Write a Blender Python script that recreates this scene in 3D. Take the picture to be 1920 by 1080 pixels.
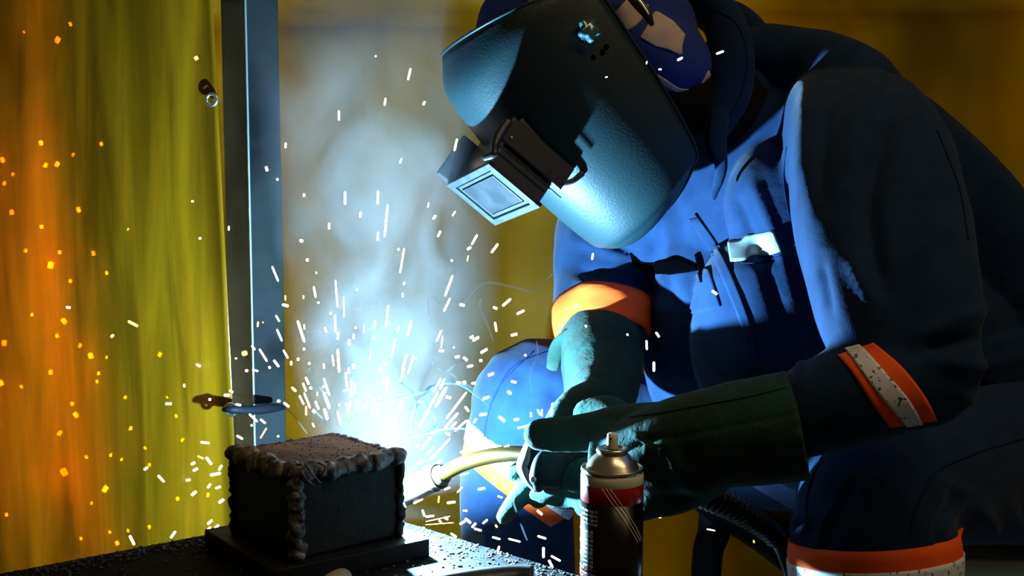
import bpy, bmesh, math, random
import numpy as np
from mathutils import Vector, Matrix
from mathutils.bvhtree import BVHTree
from mathutils import noise as mnoise

random.seed(7)
rng = np.random.default_rng(7)
for o in list(bpy.data.objects):
    bpy.data.objects.remove(o)
SC = bpy.context.scene
COL = SC.collection
PI = math.pi

# ------------------------------------------------------------------ camera
F = 2400.0
PITCH = math.radians(6)
CAM = Vector((0, 0, 0.913))
cam_data = bpy.data.cameras.new('camera')
cam_data.sensor_width = 36
cam_data.lens = F / 1920 * 36
cam_data.clip_start = 0.05
cam = bpy.data.objects.new('camera', cam_data)
COL.objects.link(cam)
cam.location = CAM
cam.rotation_euler = (math.radians(90) - PITCH, 0, 0)
SC.camera = cam
RT = Vector((1, 0, 0))
FW = Vector((0, math.cos(PITCH), -math.sin(PITCH)))
UP = Vector((0, math.sin(PITCH), math.cos(PITCH)))

# ------------------------------------------------------------------ view + world
SC.view_settings.view_transform = 'Standard'
SC.view_settings.look = 'None'
SC.view_settings.gamma = 1
SC.view_settings.use_curve_mapping = False
SC.view_settings.exposure = 0.0
SC.cycles.max_bounces = 6
SC.cycles.diffuse_bounces = 3
SC.cycles.glossy_bounces = 3
SC.cycles.transmission_bounces = 3
SC.cycles.transparent_max_bounces = 16
SC.cycles.volume_bounces = 0
SC.cycles.volume_step_rate = 1.0
SC.cycles.volume_max_steps = 96
SC.cycles.caustics_reflective = False
SC.cycles.caustics_refractive = False
SC.cycles.sample_clamp_indirect = 3

world = bpy.data.worlds.new('workshop')
SC.world = world
world.use_nodes = True
world.node_tree.nodes['Background'].inputs[0].default_value = (1.0, 0.72, 0.4, 1)
world.node_tree.nodes['Background'].inputs[1].default_value = 0.06


def pt(px, py, d):
    """a pixel of the 1920x1080 frame at distance d along the view axis -> world point"""
    return CAM + RT * ((px - 960) / F * d) + UP * ((540 - py) / F * d) + FW * d


def on_plane(px, py, z):
    r = RT * ((px - 960) / F) + UP * ((540 - py) / F) + FW
    return CAM + r * ((z - CAM.z) / r.z)


def cv(x, y, z):
    """camera-frame vector (right, up, toward viewer) -> world vector"""
    return RT * x + UP * y - FW * z


ARC = pt(742, 872, 1.545)


def light(name, kind, loc, power, color, **kw):
    d = bpy.data.lights.new(name, kind)
    d.energy = power
    d.color = color
    for k, v in kw.items():
        if k != 'rot':
            setattr(d, k, v)
    o = bpy.data.objects.new(name, d)
    COL.objects.link(o)
    o.location = loc
    if 'rot' in kw:
        o.rotation_euler = kw['rot']
    return o


light('arc_light', 'POINT', ARC, 172, (0.31, 0.68, 1.0), shadow_soft_size=0.006)
light('overhead_fill_light', 'AREA', (1.1, 0.6, 2.7), 20, (1.0, 0.74, 0.42), shape='RECTANGLE', size=1.6, size_y=0.5, rot=(math.radians(-18), math.radians(18), 0))  # unseen area light added overhead as ambient fill
light('rear_fill_light', 'AREA', (0.7, 4.3, 1.4), 950, (0.48, 1.0, 0.3), shape='RECTANGLE', size=3.0, size_y=1.6, rot=(math.radians(-90), 0, 0))  # unseen area light added so the amber screen glows through
light('left_fill_light', 'AREA', (-1.5, 3.3, 1.9), 8, (1.0, 0.9, 0.6), shape='RECTANGLE', size=1.0, size_y=0.6, rot=(math.radians(-70), 0, math.radians(-12)))  # unseen area light added to shine through the left curtain


# ------------------------------------------------------------------ materials
def mat(name, color=(0.5, 0.5, 0.5), rough=0.6, metal=0.0, bump=None, bump2=None, vary=None, spec=0.5, sheen=0, emit=None, coat=0, disp_detail=4):
    m = bpy.data.materials.new(name)
    m.use_nodes = True
    nt = m.node_tree
    b = nt.nodes['Principled BSDF']
    b.inputs['Base Color'].default_value = (*color, 1)
    b.inputs['Roughness'].default_value = rough
    b.inputs['Metallic'].default_value = metal
    b.inputs['Specular IOR Level'].default_value = spec
    if sheen:
        b.inputs['Sheen Weight'].default_value = sheen
        b.inputs['Sheen Roughness'].default_value = 0.5
    if coat:
        b.inputs['Coat Weight'].default_value = coat
    if emit:
        b.inputs['Emission Color'].default_value = (*emit[0], 1)
        b.inputs['Emission Strength'].default_value = emit[1]
    tc = nt.nodes.new('ShaderNodeTexCoord')
    if vary:                                  # (scale, second colour, lo, hi)
        n = nt.nodes.new('ShaderNodeTexNoise')
        n.inputs['Scale'].default_value = vary[0]
        n.inputs['Detail'].default_value = 6
        r = nt.nodes.new('ShaderNodeMapRange')
        r.inputs[1].default_value = vary[2]
        r.inputs[2].default_value = vary[3]
        mx = nt.nodes.new('ShaderNodeMix')
        mx.data_type = 'RGBA'
        mx.inputs[6].default_value = (*color, 1)
        mx.inputs[7].default_value = (*vary[1], 1)
        nt.links.new(tc.outputs['Object'], n.inputs['Vector'])
        nt.links.new(n.outputs[0], r.inputs[0])
        nt.links.new(r.outputs[0], mx.inputs[0])
        nt.links.new(mx.outputs[2], b.inputs['Base Color'])
    if bump:                                  # (scale, strength, distance)
        n = nt.nodes.new('ShaderNodeTexNoise')
        n.inputs['Scale'].default_value = bump[0]
        n.inputs['Detail'].default_value = disp_detail
        bp = nt.nodes.new('ShaderNodeBump')
        bp.inputs['Strength'].default_value = bump[1]
        bp.inputs['Distance'].default_value = bump[2]
        nt.links.new(tc.outputs['Object'], n.inputs['Vector'])
        nt.links.new(n.outputs[0], bp.inputs['Height'])
        if bump2:                             # broader creases under the fine grain
            n2 = nt.nodes.new('ShaderNodeTexNoise')
            n2.inputs['Scale'].default_value = bump2[0]
            n2.inputs['Detail'].default_value = 3
            n2.inputs['Distortion'].default_value = 1.2
            bq = nt.nodes.new('ShaderNodeBump')
            bq.inputs['Strength'].default_value = bump2[1]
            bq.inputs['Distance'].default_value = bump2[2]
            nt.links.new(tc.outputs['Object'], n2.inputs['Vector'])
            nt.links.new(n2.outputs[0], bq.inputs['Height'])
            nt.links.new(bq.outputs[0], bp.inputs['Normal'])
        nt.links.new(bp.outputs[0], b.inputs['Normal'])
    return m


def emitter(name, color, strength, through=True):
    m = bpy.data.materials.new(name)
    m.use_nodes = True
    nt = m.node_tree
    nt.nodes.clear()
    e = nt.nodes.new('ShaderNodeEmission')
    e.inputs[0].default_value = (*color, 1)
    e.inputs[1].default_value = strength
    out = nt.nodes.new('ShaderNodeOutputMaterial')
    if through:                                # glowing gas and sparks stop no light
        t = nt.nodes.new('ShaderNodeBsdfTransparent')
        ad = nt.nodes.new('ShaderNodeAddShader')
        nt.links.new(e.outputs[0], ad.inputs[0])
        nt.links.new(t.outputs[0], ad.inputs[1])
        nt.links.new(ad.outputs[0], out.inputs[0])
    else:
        nt.links.new(e.outputs[0], out.inputs[0])
    m.cycles.emission_sampling = 'NONE'
    return m


M = {}
M['navy'] = mat('navy_cotton', (0.0078, 0.0235, 0.062), 0.85, bump=(420, 0.35, 0.0008), bump2=(16, 0.45, 0.0045), vary=(30, (0.006, 0.018, 0.050), 0.4, 0.65), spec=0.05, sheen=0.055)
M['seam'] = mat('navy_seam', (0.004, 0.012, 0.04), 0.9, spec=0.1)
M['lining'] = mat('black_pocket_lining', (0.0006, 0.0006, 0.001), 1.0, spec=0.0)
M['orange'] = mat('orange_hi_vis', (0.85, 0.10, 0.012), 0.75, bump=(600, 0.3, 0.0005), spec=0.2)
M['silver'] = mat('silver_reflective', (0.62, 0.66, 0.72), 0.5, bump=(500, 0.2, 0.0004), vary=(190, (0.05, 0.05, 0.05), 0.60, 0.63), spec=0.5)
M['patch'] = mat('pale_reflective', (0.22, 0.26, 0.25), 0.55)
M['glove'] = mat('green_suede', (0.013, 0.050, 0.040), 0.95, bump=(260, 0.6, 0.0012), bump2=(34, 0.5, 0.004), vary=(24, (0.018, 0.034, 0.024), 0.4, 0.65), spec=0.06, sheen=0.03)
M['shell'] = mat('black_fibre_shell', (0.005, 0.019, 0.023), 0.48, bump=(330, 0.5, 0.0007), spec=0.28)
M['blackplastic'] = mat('black_plastic', (0.012, 0.014, 0.016), 0.4, spec=0.4)
M['lensframe'] = mat('dark_lens_frame', (0.02, 0.03, 0.035), 0.35, spec=0.5)
M['framelip'] = mat('worn_grey_frame', (0.022, 0.026, 0.028), 0.6, vary=(60, (0.014, 0.017, 0.019), 0.4, 0.6), spec=0.3)
M['lens'] = mat('cover_lens', (0.012, 0.014, 0.017), 0.4, vary=(30, (0.022, 0.024, 0.027), 0.4, 0.65), spec=0.2)
M['capblue'] = mat('cap_blue', (0.008, 0.028, 0.19), 0.85, bump=(500, 0.3, 0.0006))
M['captan'] = mat('cap_tan', (0.62, 0.48, 0.36), 0.85, bump=(500, 0.3, 0.0006), vary=(40, (0.5, 0.38, 0.28), 0.4, 0.7))
M['skin'] = mat('skin', (0.006, 0.003, 0.0022), 0.8, spec=0.1)  # near-black: the shade at the neck is put into this colour
M['steel'] = mat('scaled_steel', (0.005, 0.0045, 0.004), 0.6, 0.0, bump=(60, 0.8, 0.002), vary=(18, (0.014, 0.012, 0.009), 0.5, 0.72), spec=0.15)
M['rust'] = mat('rusty_plate', (0.20, 0.12, 0.065), 0.85, 0.0, bump=(110, 0.9, 0.003), vary=(22, (0.09, 0.05, 0.034), 0.42, 0.66))
M['weld'] = mat('weld_bead', (0.13, 0.125, 0.11), 0.45, 0.3, bump=(140, 0.9, 0.003), vary=(95, (0.014, 0.012, 0.010), 0.40, 0.58))
M['weldgreen'] = mat('weld_slag_green', (0.15, 0.13, 0.03), 0.5, 0.2, bump=(120, 0.9, 0.003), vary=(70, (0.02, 0.018, 0.012), 0.42, 0.6))
M['table'] = mat('dirty_steel_table', (0.0045, 0.0038, 0.0040), 0.8, 0.0, bump=(150, 0.5, 0.002), vary=(45, (0.0022, 0.002, 0.002), 0.4, 0.6), spec=0.06)
M['grit'] = mat('slag_grit', (0.016, 0.013, 0.011), 0.6, 0.0)
M['bead'] = mat('bright_spatter', (0.7, 0.7, 0.72), 0.2, 1.0)
M['postm'] = mat('grey_painted_post', (0.013, 0.014, 0.014), 0.9, 0.0, spec=0.0, bump=(40, 0.15, 0.001), vary=(9, (0.006, 0.006, 0.0065), 0.4, 0.65))
M['rubber'] = mat('black_rubber', (0.006, 0.006, 0.007), 0.30, spec=0.35)
M['brass'] = mat('brass_neck', (0.10, 0.055, 0.008), 0.40, 1.0, vary=(25, (0.05, 0.028, 0.006), 0.45, 0.65))
M['copper'] = mat('heat_stained_nozzle', (0.035, 0.018, 0.013), 0.6, 0.3, vary=(40, (0.018, 0.010, 0.008), 0.4, 0.6))
M['cancore'] = mat('can_black', (0.002, 0.002, 0.002), 0.25, spec=0.3)
M['canred'] = mat('can_red', (0.30, 0.004, 0.006), 0.25, spec=0.6)
M['canwhite'] = mat('can_cream', (0.62, 0.60, 0.5), 0.3)
M['tin'] = mat('tinplate', (0.52, 0.49, 0.38), 0.28, 0.95)
M['nozzle'] = mat('nozzle_white', (0.72, 0.69, 0.58), 0.45)
M['print'] = mat('print_grey', (0.85, 0.80, 0.70), 0.5)
M['printred'] = mat('print_red', (0.9, 0.08, 0.06), 0.5)
M['wood'] = mat('pale_wood', (0.30, 0.23, 0.12), 0.7, bump=(30, 0.3, 0.002), vary=(8, (0.2, 0.15, 0.08), 0.4, 0.6))
M['tool'] = mat('worn_black_bar', (0.012, 0.012, 0.011), 0.4, 0.3, bump=(30, 0.25, 0.002), vary=(14, (0.03, 0.027, 0.02), 0.5, 0.66))
M['alu'] = mat('grommet_metal', (0.75, 0.75, 0.72), 0.3, 1.0)
M['gripm'] = mat('torch_grip_plastic', (0.004, 0.009, 0.010), 0.55, spec=0.15)
M['edge'] = mat('pale_edge_highlight', (0.16, 0.18, 0.18), 0.5, 0.3)
M['paintblack'] = mat('black_stool_paint', (0.003, 0.003, 0.004), 0.6, spec=0.08)
M['floor'] = mat('concrete_floor', (0.12, 0.11, 0.1), 0.85, bump=(12, 0.3, 0.01), vary=(3, (0.07, 0.065, 0.06), 0.4, 0.6))
M['wall'] = mat('workshop_wall', (0.2, 0.19, 0.15), 0.9, vary=(2, (0.12, 0.11, 0.09), 0.4, 0.6))
M['spark'] = emitter('spark_white', (1.0, 0.72, 0.52), 5.0)
M['sparko'] = emitter('spark_orange', (1.0, 0.50, 0.12), 2.2)
M['spark_reflect'] = emitter('spark_reflection_glow', (1.0, 1.0, 0.55), 420.0)  # glow for the reflections on the left curtain
M['arcm'] = emitter('arc_core', (0.75, 0.88, 1.0), 60.0)


def vinyl(name, c1, c2, split=None, trans=0.3, seed=0.0, folds=7.0, fold_dist=0.02, gloss_w=0.35, grough=0.13, streak=0.0):
    """amber welding-screen film: coloured film that scatters, lets light through and is glossy"""
    m = bpy.data.materials.new(name)
    m.use_nodes = True
    nt = m.node_tree
    nt.nodes.clear()
    N = nt.nodes.new
    L = nt.links.new
    tc = N('ShaderNodeTexCoord')
    sx = N('ShaderNodeSeparateXYZ')
    L(tc.outputs['Object'], sx.inputs[0])
    mp = N('ShaderNodeMapping')
    mp.inputs['Location'].default_value = (seed, seed * 2, 0)
    mp.inputs['Scale'].default_value = (1, 1, 0.35)
    L(tc.outputs['Object'], mp.inputs[0])
    n1 = N('ShaderNodeTexNoise')
    n1.inputs['Scale'].default_value = 3.2
    n1.inputs['Detail'].default_value = 3
    L(mp.outputs[0], n1.inputs['Vector'])
    mix = N('ShaderNodeMix')
    mix.data_type = 'RGBA'
    mix.inputs[6].default_value = (*c1, 1)
    mix.inputs[7].default_value = (*c2, 1)
    if split:
        mr = N('ShaderNodeMapRange')
        mr.interpolation_type = 'SMOOTHSTEP'
        mr.inputs[1].default_value = split[0]
        mr.inputs[2].default_value = split[1]
        add = N('ShaderNodeMath')
        add.operation = 'MULTIPLY_ADD'
        add.inputs[1].default_value = 0.16
        L(n1.outputs[0], add.inputs[0])
        L(sx.outputs[0], add.inputs[2])
        L(add.outputs[0], mr.inputs[0])
    else:
        mr = N('ShaderNodeMapRange')
        mr.inputs[1].default_value = 0.38
        mr.inputs[2].default_value = 0.66
        L(n1.outputs[0], mr.inputs[0])
    L(mr.outputs[0], mix.inputs[0])
    n2 = N('ShaderNodeTexNoise')
    n2.inputs['Scale'].default_value = folds
    n2.inputs['Detail'].default_value = 2
    n2.inputs['Distortion'].default_value = 0.6
    L(mp.outputs[0], n2.inputs['Vector'])
    bp = N('ShaderNodeBump')
    bp.inputs['Strength'].default_value = 0.8
    bp.inputs['Distance'].default_value = fold_dist
    L(n2.outputs[0], bp.inputs['Height'])
    n3 = N('ShaderNodeTexNoise')
    n3.inputs['Scale'].default_value = 60
    n3.inputs['Detail'].default_value = 3
    L(tc.outputs['Object'], n3.inputs['Vector'])
    bp2 = N('ShaderNodeBump')
    bp2.inputs['Strength'].default_value = 0.35
    bp2.inputs['Distance'].default_value = 0.0012
    L(n3.outputs[0], bp2.inputs['Height'])
    L(bp.outputs[0], bp2.inputs['Normal'])
    dif = N('ShaderNodeBsdfDiffuse')
    trl = N('ShaderNodeBsdfTranslucent')
    trp = N('ShaderNodeBsdfTransparent')
    gl = N('ShaderNodeBsdfGlossy')
    gl.inputs['Roughness'].default_value = grough
    gl.inputs['Color'].default_value = (1.0, 0.85, 0.5, 1)
    colr = mix.outputs[2]
    if streak:                                # upright reflection streaks and grime put into the film colour
        ms = N('ShaderNodeMapping')
        ms.inputs['Scale'].default_value = (26, 26, 2.2)
        L(tc.outputs['Object'], ms.inputs[0])
        n4 = N('ShaderNodeTexNoise')
        n4.inputs['Scale'].default_value = 1.0
        n4.inputs['Detail'].default_value = 5
        n4.inputs['Distortion'].default_value = 0.5
        L(ms.outputs[0], n4.inputs['Vector'])
        r4 = N('ShaderNodeMapRange')
        r4.inputs[1].default_value = 0.35
        r4.inputs[2].default_value = 0.72
        r4.inputs[3].default_value = 1.0 - streak
        r4.inputs[4].default_value = 1.0 + streak
        L(n4.outputs[0], r4.inputs[0])
        vm = N('ShaderNodeVectorMath')
        vm.operation = 'SCALE'
        L(mix.outputs[2], vm.inputs[0])
        L(r4.outputs[0], vm.inputs['Scale'])
        colr = vm.outputs[0]
    for s in (dif, trl, trp):
        L(colr, s.inputs['Color'])
    for s in (dif, gl, trl):
        L(bp2.outputs[0], s.inputs['Normal'])
    m1 = N('ShaderNodeMixShader')
    m1.inputs[0].default_value = 0.5
    L(dif.outputs[0], m1.inputs[1])
    L(trl.outputs[0], m1.inputs[2])
    m2 = N('ShaderNodeMixShader')
    m2.inputs[0].default_value = trans
    L(m1.outputs[0], m2.inputs[1])
    L(trp.outputs[0], m2.inputs[2])
    fr = N('ShaderNodeFresnel')
    fr.inputs[0].default_value = 1.5
    L(bp2.outputs[0], fr.inputs['Normal'])
    mg = N('ShaderNodeMath')
    mg.operation = 'MULTIPLY'
    mg.inputs[1].default_value = gloss_w / 0.35
    L(fr.outputs[0], mg.inputs[0])
    m3 = N('ShaderNodeMixShader')
    L(mg.outputs[0], m3.inputs[0])
    L(m2.outputs[0], m3.inputs[1])
    L(gl.outputs[0], m3.inputs[2])
    out = N('ShaderNodeOutputMaterial')
    L(m3.outputs[0], out.inputs[0])
    return m


# ------------------------------------------------------------------ mesh helpers
def mk(name, verts, faces, material, parent=None, smooth=True):
    me = bpy.data.meshes.new(name)
    me.from_pydata([tuple(v) for v in verts], [], faces)
    me.update()
    bm = bmesh.new()
    bm.from_mesh(me)
    bmesh.ops.recalc_face_normals(bm, faces=bm.faces)
    bm.to_mesh(me)
    bm.free()
    if smooth:
        me.polygons.foreach_set('use_smooth', [True] * len(me.polygons))
    mats = material if isinstance(material, (list, tuple)) else [material]
    for x in mats:
        me.materials.append(x)
    o = bpy.data.objects.new(name, me)
    COL.objects.link(o)
    if parent is not None:
        o.parent = parent
        o.matrix_parent_inverse = parent.matrix_basis.inverted()
    return o


def tag(o, label=None, cat=None, group=None, kind=None):
    for k, v in (('label', label), ('category', cat), ('group', group), ('kind', kind)):
        if v:
            o[k] = v
    return o


def empty(name, loc, label, cat, group=None):
    o = bpy.data.objects.new(name, None)
    o.empty_display_size = 0.05
    COL.objects.link(o)
    o.location = loc
    return tag(o, label, cat, group)


def crom(pts, n):
    """Catmull-Rom through rows of numbers"""
    a = np.array(pts, float)
    a = np.vstack([2 * a[0] - a[1], a, 2 * a[-1] - a[-2]])
    out = []
    for i in range(1, len(a) - 2):
        p0, p1, p2, p3 = a[i - 1], a[i], a[i + 1], a[i + 2]
        for k in range(n):
            t = k / n
            out.append(0.5 * (2 * p1 + (p2 - p0) * t + (2 * p0 - 5 * p1 + 4 * p2 - p3) * t * t + (3 * p1 - p0 - 3 * p2 + p3) * t ** 3))
    out.append(a[-2])
    return np.array(out)


def sweep(rows, side0=None, segs=24, sub=6, caps='round', expo=2.0):
    """rows: (Vector point, radius_a, radius_b). Returns verts, faces of a closed tube.
    radius_a lies across the view (screen plane), radius_b along the view"""
    dat = crom([(*r[0], r[1], r[2]) for r in rows], sub) if sub > 1 else np.array([(*r[0], r[1], r[2]) for r in rows])
    P = [Vector(d[:3]) for d in dat]
    ra = [max(1e-4, d[3]) for d in dat]
    rb = [max(1e-4, d[4]) for d in dat]
    n = len(P)
    T = []
    for i in range(n):
        t = P[min(i + 1, n - 1)] - P[max(i - 1, 0)]
        T.append(t.normalized())
    rings = []

    def ring(c, t, a, b):
        s = t.cross(FW)
        if side0 is not None:
            s = side0 - t * side0.dot(t)
        if s.length < 0.05:
            s = t.cross(UP)
        s.normalize()
        o = t.cross(s).normalized()
        r = []
        for k in range(segs):
            an = 2 * PI * k / segs
            ca, sa = math.cos(an), math.sin(an)
            if expo != 2.0:
                ca = math.copysign(abs(ca) ** (2 / expo), ca)
                sa = math.copysign(abs(sa) ** (2 / expo), sa)
            r.append(c + s * (ca * a) + o * (sa * b))
        return r
    if caps == 'round':
        rr = min(ra[0], rb[0])
        for q in (0.08, 0.35, 0.7):
            h = math.cos(q * PI / 2)
            rings.append(ring(P[0] - T[0] * rr * h, T[0], ra[0] * math.sin(q * PI / 2), rb[0] * math.sin(q * PI / 2)))
    for i in range(n):
        rings.append(ring(P[i], T[i], ra[i], rb[i]))
    if caps == 'round':
        rr = min(ra[-1], rb[-1])
        for q in (0.7, 0.35, 0.08):
            h = math.cos(q * PI / 2)
            rings.append(ring(P[-1] + T[-1] * rr * h, T[-1], ra[-1] * math.sin(q * PI / 2), rb[-1] * math.sin(q * PI / 2)))
    V = [v for r in rings for v in r]
    Fc = []
    for i in range(len(rings) - 1):
        for k in range(segs):
            a = i * segs + k
            b = i * segs + (k + 1) % segs
            Fc.append((a, b, b + segs, a + segs))
    if caps != 'open':
        Fc.append(tuple(range(segs))[::-1])
        Fc.append(tuple(range((len(rings) - 1) * segs, len(rings) * segs)))
    return V, Fc


def pxrow(px, py, d, rpx, rd=None):
    """a tube station given in the frame: centre pixel, distance, radius in pixels, depth radius in metres"""
    r = rpx * d / F
    return (pt(px, py, d), r, rd if rd else r)


class Blob:
    """closed pieces joined into one skin by a voxel remesh"""
    def __init__(self):
        self.v, self.f = [], []

    def add(self, vf):
        n = len(self.v)
        self.v += list(vf[0])
        self.f += [tuple(i + n for i in f) for f in vf[1]]
        return self

    def tube(self, rows, **kw):
        return self.add(sweep([pxrow(*r) for r in rows], **kw))

    def ball(self, c, ax, seg=20):
        """ax: three axis vectors"""
        V, Fc = [], []
        nr = seg // 2
        for i in range(1, nr):
            th = PI * i / nr
            for k in range(seg):
                ph = 2 * PI * k / seg
                V.append(c + ax[0] * (math.sin(th) * math.cos(ph)) + ax[1] * (math.sin(th) * math.sin(ph)) + ax[2] * math.cos(th))
        for i in range(nr - 2):
            for k in range(seg):
                a = i * seg + k
                b = i * seg + (k + 1) % seg
                Fc.append((a, b, b + seg, a + seg))
        Fc.append(tuple(range(seg))[::-1])
        Fc.append(tuple(range((nr - 2) * seg, (nr - 1) * seg)))
        return self.add((V, Fc))

    def mesh(self, name, voxel=0.005, smooth=6, factor=0.6):
        me = bpy.data.meshes.new(name)
        me.from_pydata([tuple(v) for v in self.v], [], self.f)
        bm = bmesh.new()
        bm.from_mesh(me)
        bmesh.ops.recalc_face_normals(bm, faces=bm.faces)
        bm.to_mesh(me)
        bm.free()
        o = bpy.data.objects.new('temp', me)
        COL.objects.link(o)
        r = o.modifiers.new('r', 'REMESH')
        r.mode = 'VOXEL'
        r.voxel_size = voxel
        if smooth:
            s = o.modifiers.new('s', 'SMOOTH')
            s.factor = factor
            s.iterations = smooth
        dg = bpy.context.evaluated_depsgraph_get()
        dg.update()
        res = bpy.data.meshes.new_from_object(o.evaluated_get(dg))
        bpy.data.objects.remove(o)
        res.name = name
        return res


def arr(me):
    v = np.empty(len(me.vertices) * 3)
    me.vertices.foreach_get('co', v)
    nr = np.empty(len(me.vertices) * 3)
    me.vertices.foreach_get('normal', nr)
    return v.reshape(-1, 3), nr.reshape(-1, 3)


cR, cU, cF, cC = (np.array(x) for x in (RT, UP, FW, CAM))


def proj(v):
    q = v - cC
    d = q @ cF
    return 960 + F * (q @ cR) / d, 540 - F * (q @ cU) / d, d


def segdist(x, y, line):
    best = np.full(len(x), 1e9)
    for (x0, y0), (x1, y1) in zip(line[:-1], line[1:]):
        dx, dy = x1 - x0, y1 - y0
        t = np.clip(((x - x0) * dx + (y - y0) * dy) / (dx * dx + dy * dy + 1e-9), 0, 1)
        best = np.minimum(best, np.hypot(x - x0 - t * dx, y - y0 - t * dy))
    return best


def side_of(x, y, line):
    """signed distance: positive to the right of the direction of travel"""
    best = np.full(len(x), 1e9)
    sg = np.zeros(len(x))
    for (x0, y0), (x1, y1) in zip(line[:-1], line[1:]):
        dx, dy = x1 - x0, y1 - y0
        t = np.clip(((x - x0) * dx + (y - y0) * dy) / (dx * dx + dy * dy + 1e-9), 0, 1)
        dd = np.hypot(x - x0 - t * dx, y - y0 - t * dy)
        c = (x - x0) * dy - (y - y0) * dx
        k = dd < best
        best[k] = dd[k]
        sg[k] = -np.sign(c[k])
    return best * sg


def sculpt(me, folds=(), steps=(), wob=0.0, wobs=9.0, seed=0.0):
    """push cloth in and out along its normals.
    folds: (polyline, width px, height m) ridges or grooves; steps: (polyline, fall-off px, height m) one-sided edges"""
    v, nr = arr(me)
    x, y, d = proj(v)
    tocam = cC - v
    tocam /= np.linalg.norm(tocam, axis=1)[:, None]
    vis = np.clip((nr * tocam).sum(1) * 3 + 0.3, 0, 1)
    h = np.zeros(len(v))
    for line, w, a in folds:
        l = crom(line, 6)[:, :2].tolist() if len(line) > 2 else line
        dd = segdist(x, y, l)
        ends = np.minimum(np.hypot(x - l[0][0], y - l[0][1]), np.hypot(x - l[-1][0], y - l[-1][1]))
        h += a * np.exp(-(dd / w) ** 2) * np.clip(0.25 + ends / (3.0 * w), 0, 1)
    for line, w, a in steps:
        l = crom(line, 6)[:, :2].tolist() if len(line) > 2 else line
        s = side_of(x, y, l)
        h += a * np.where(s > 0, np.exp(-(s / w) ** 2) * np.clip(s / 3.0, 0, 1), 0)
    h *= vis
    if wob:
        ww = np.array([mnoise.noise(Vector(p) * wobs + Vector((seed, 0, 0))) + 0.5 * mnoise.noise(Vector(p) * wobs * 2.3 + Vector((0, seed, 0))) for p in v])
        h += wob * ww
    v = v + nr * h[:, None]
    me.vertices.foreach_set('co', v.ravel())
    me.update()


def finish(me, name, material, parent=None):
    me.polygons.foreach_set('use_smooth', [True] * len(me.polygons))
    me.materials.clear()
    me.materials.append(material)
    o = bpy.data.objects.new(name, me)
    COL.objects.link(o)
    if parent is not None:
        o.parent = parent
    return o


def bvh(*meshes):
    V, Fc = [], []
    for me in meshes:
        n = len(V)
        V += [v.co.copy() for v in me.vertices]
        Fc += [tuple(i + n for i in p.vertices) for p in me.polygons]
    return BVHTree.FromPolygons(V, Fc)


def cast(tree, px, py, dflt=1.6):
    dr = (pt(px, py, 1.0) - CAM).normalized()
    hit, nrm, _, _ = tree.ray_cast(CAM, dr)
    if hit is None:
        return None, None
    if nrm.dot(dr) > 0:
        nrm = -nrm
    return hit, nrm


def thick_sheet(name, P3, N3, th, material, parent):
    """grid of points + normals -> closed thin slab lying on a surface"""
    nu, nv = len(P3), len(P3[0])
    V = []
    for i in range(nu):
        for j in range(nv):
            V.append(P3[i][j] + N3[i][j] * th)
    for i in range(nu):
        for j in range(nv):
            V.append(P3[i][j] - N3[i][j] * th * 0.6)
    o = nu * nv
    Fc = []
    for i in range(nu - 1):
        for j in range(nv - 1):
            a = i * nv + j
            Fc.append((a, a + 1, a + nv + 1, a + nv))
            Fc.append((o + a, o + a + nv, o + a + nv + 1, o + a + 1))
    for i in range(nu - 1):
        for j in (0, nv - 1):
            a = i * nv + j
            Fc.append((a, a + nv, o + a + nv, o + a))
    for j in range(nv - 1):
        for i in (0, nu - 1):
            a = i * nv + j
            Fc.append((a, o + a, o + a + 1, a + 1))
    return mk(name, V, Fc, material, parent)


def ribbon(name, tree, A, B, material, parent, th=0.0012, nu=30, nv=8):
    """sewn-on strip between two edge lines, laid on the cloth"""
    def res(line, n):
        l = crom(line, 8)[:, :2] if len(line) > 2 else np.array(line, float)
        s = np.r_[0, np.cumsum(np.hypot(*np.diff(l, axis=0).T))]
        t = np.linspace(0, s[-1], n)
        return np.c_[np.interp(t, s, l[:, 0]), np.interp(t, s, l[:, 1])]
    a, b = res(A, nu), res(B, nu)
    P3, N3 = [], []
    for i in range(nu):
        rp, rn = [], []
        for j in range(nv):
            t = j / (nv - 1)
            q = a[i] * (1 - t) + b[i] * t
            h, n = cast(tree, q[0], q[1])
            rp.append(h)
            rn.append(n)
        P3.append(rp)
        N3.append(rn)
    good = [(i, j) for i in range(nu) for j in range(nv) if P3[i][j] is not None]
    if not good:
        return None
    for i in range(nu):
        for j in range(nv):
            if P3[i][j] is None:
                g = min(good, key=lambda q: (q[0] - i) ** 2 + (q[1] - j) ** 2)
                t = j / (nv - 1)
                q = a[i] * (1 - t) + b[i] * t
                dd = (P3[g[0]][g[1]] - CAM).dot(FW)
                P3[i][j] = pt(q[0], q[1], dd)
                N3[i][j] = N3[g[0]][g[1]]
    return thick_sheet(name, P3, N3, th, material, parent)


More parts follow.
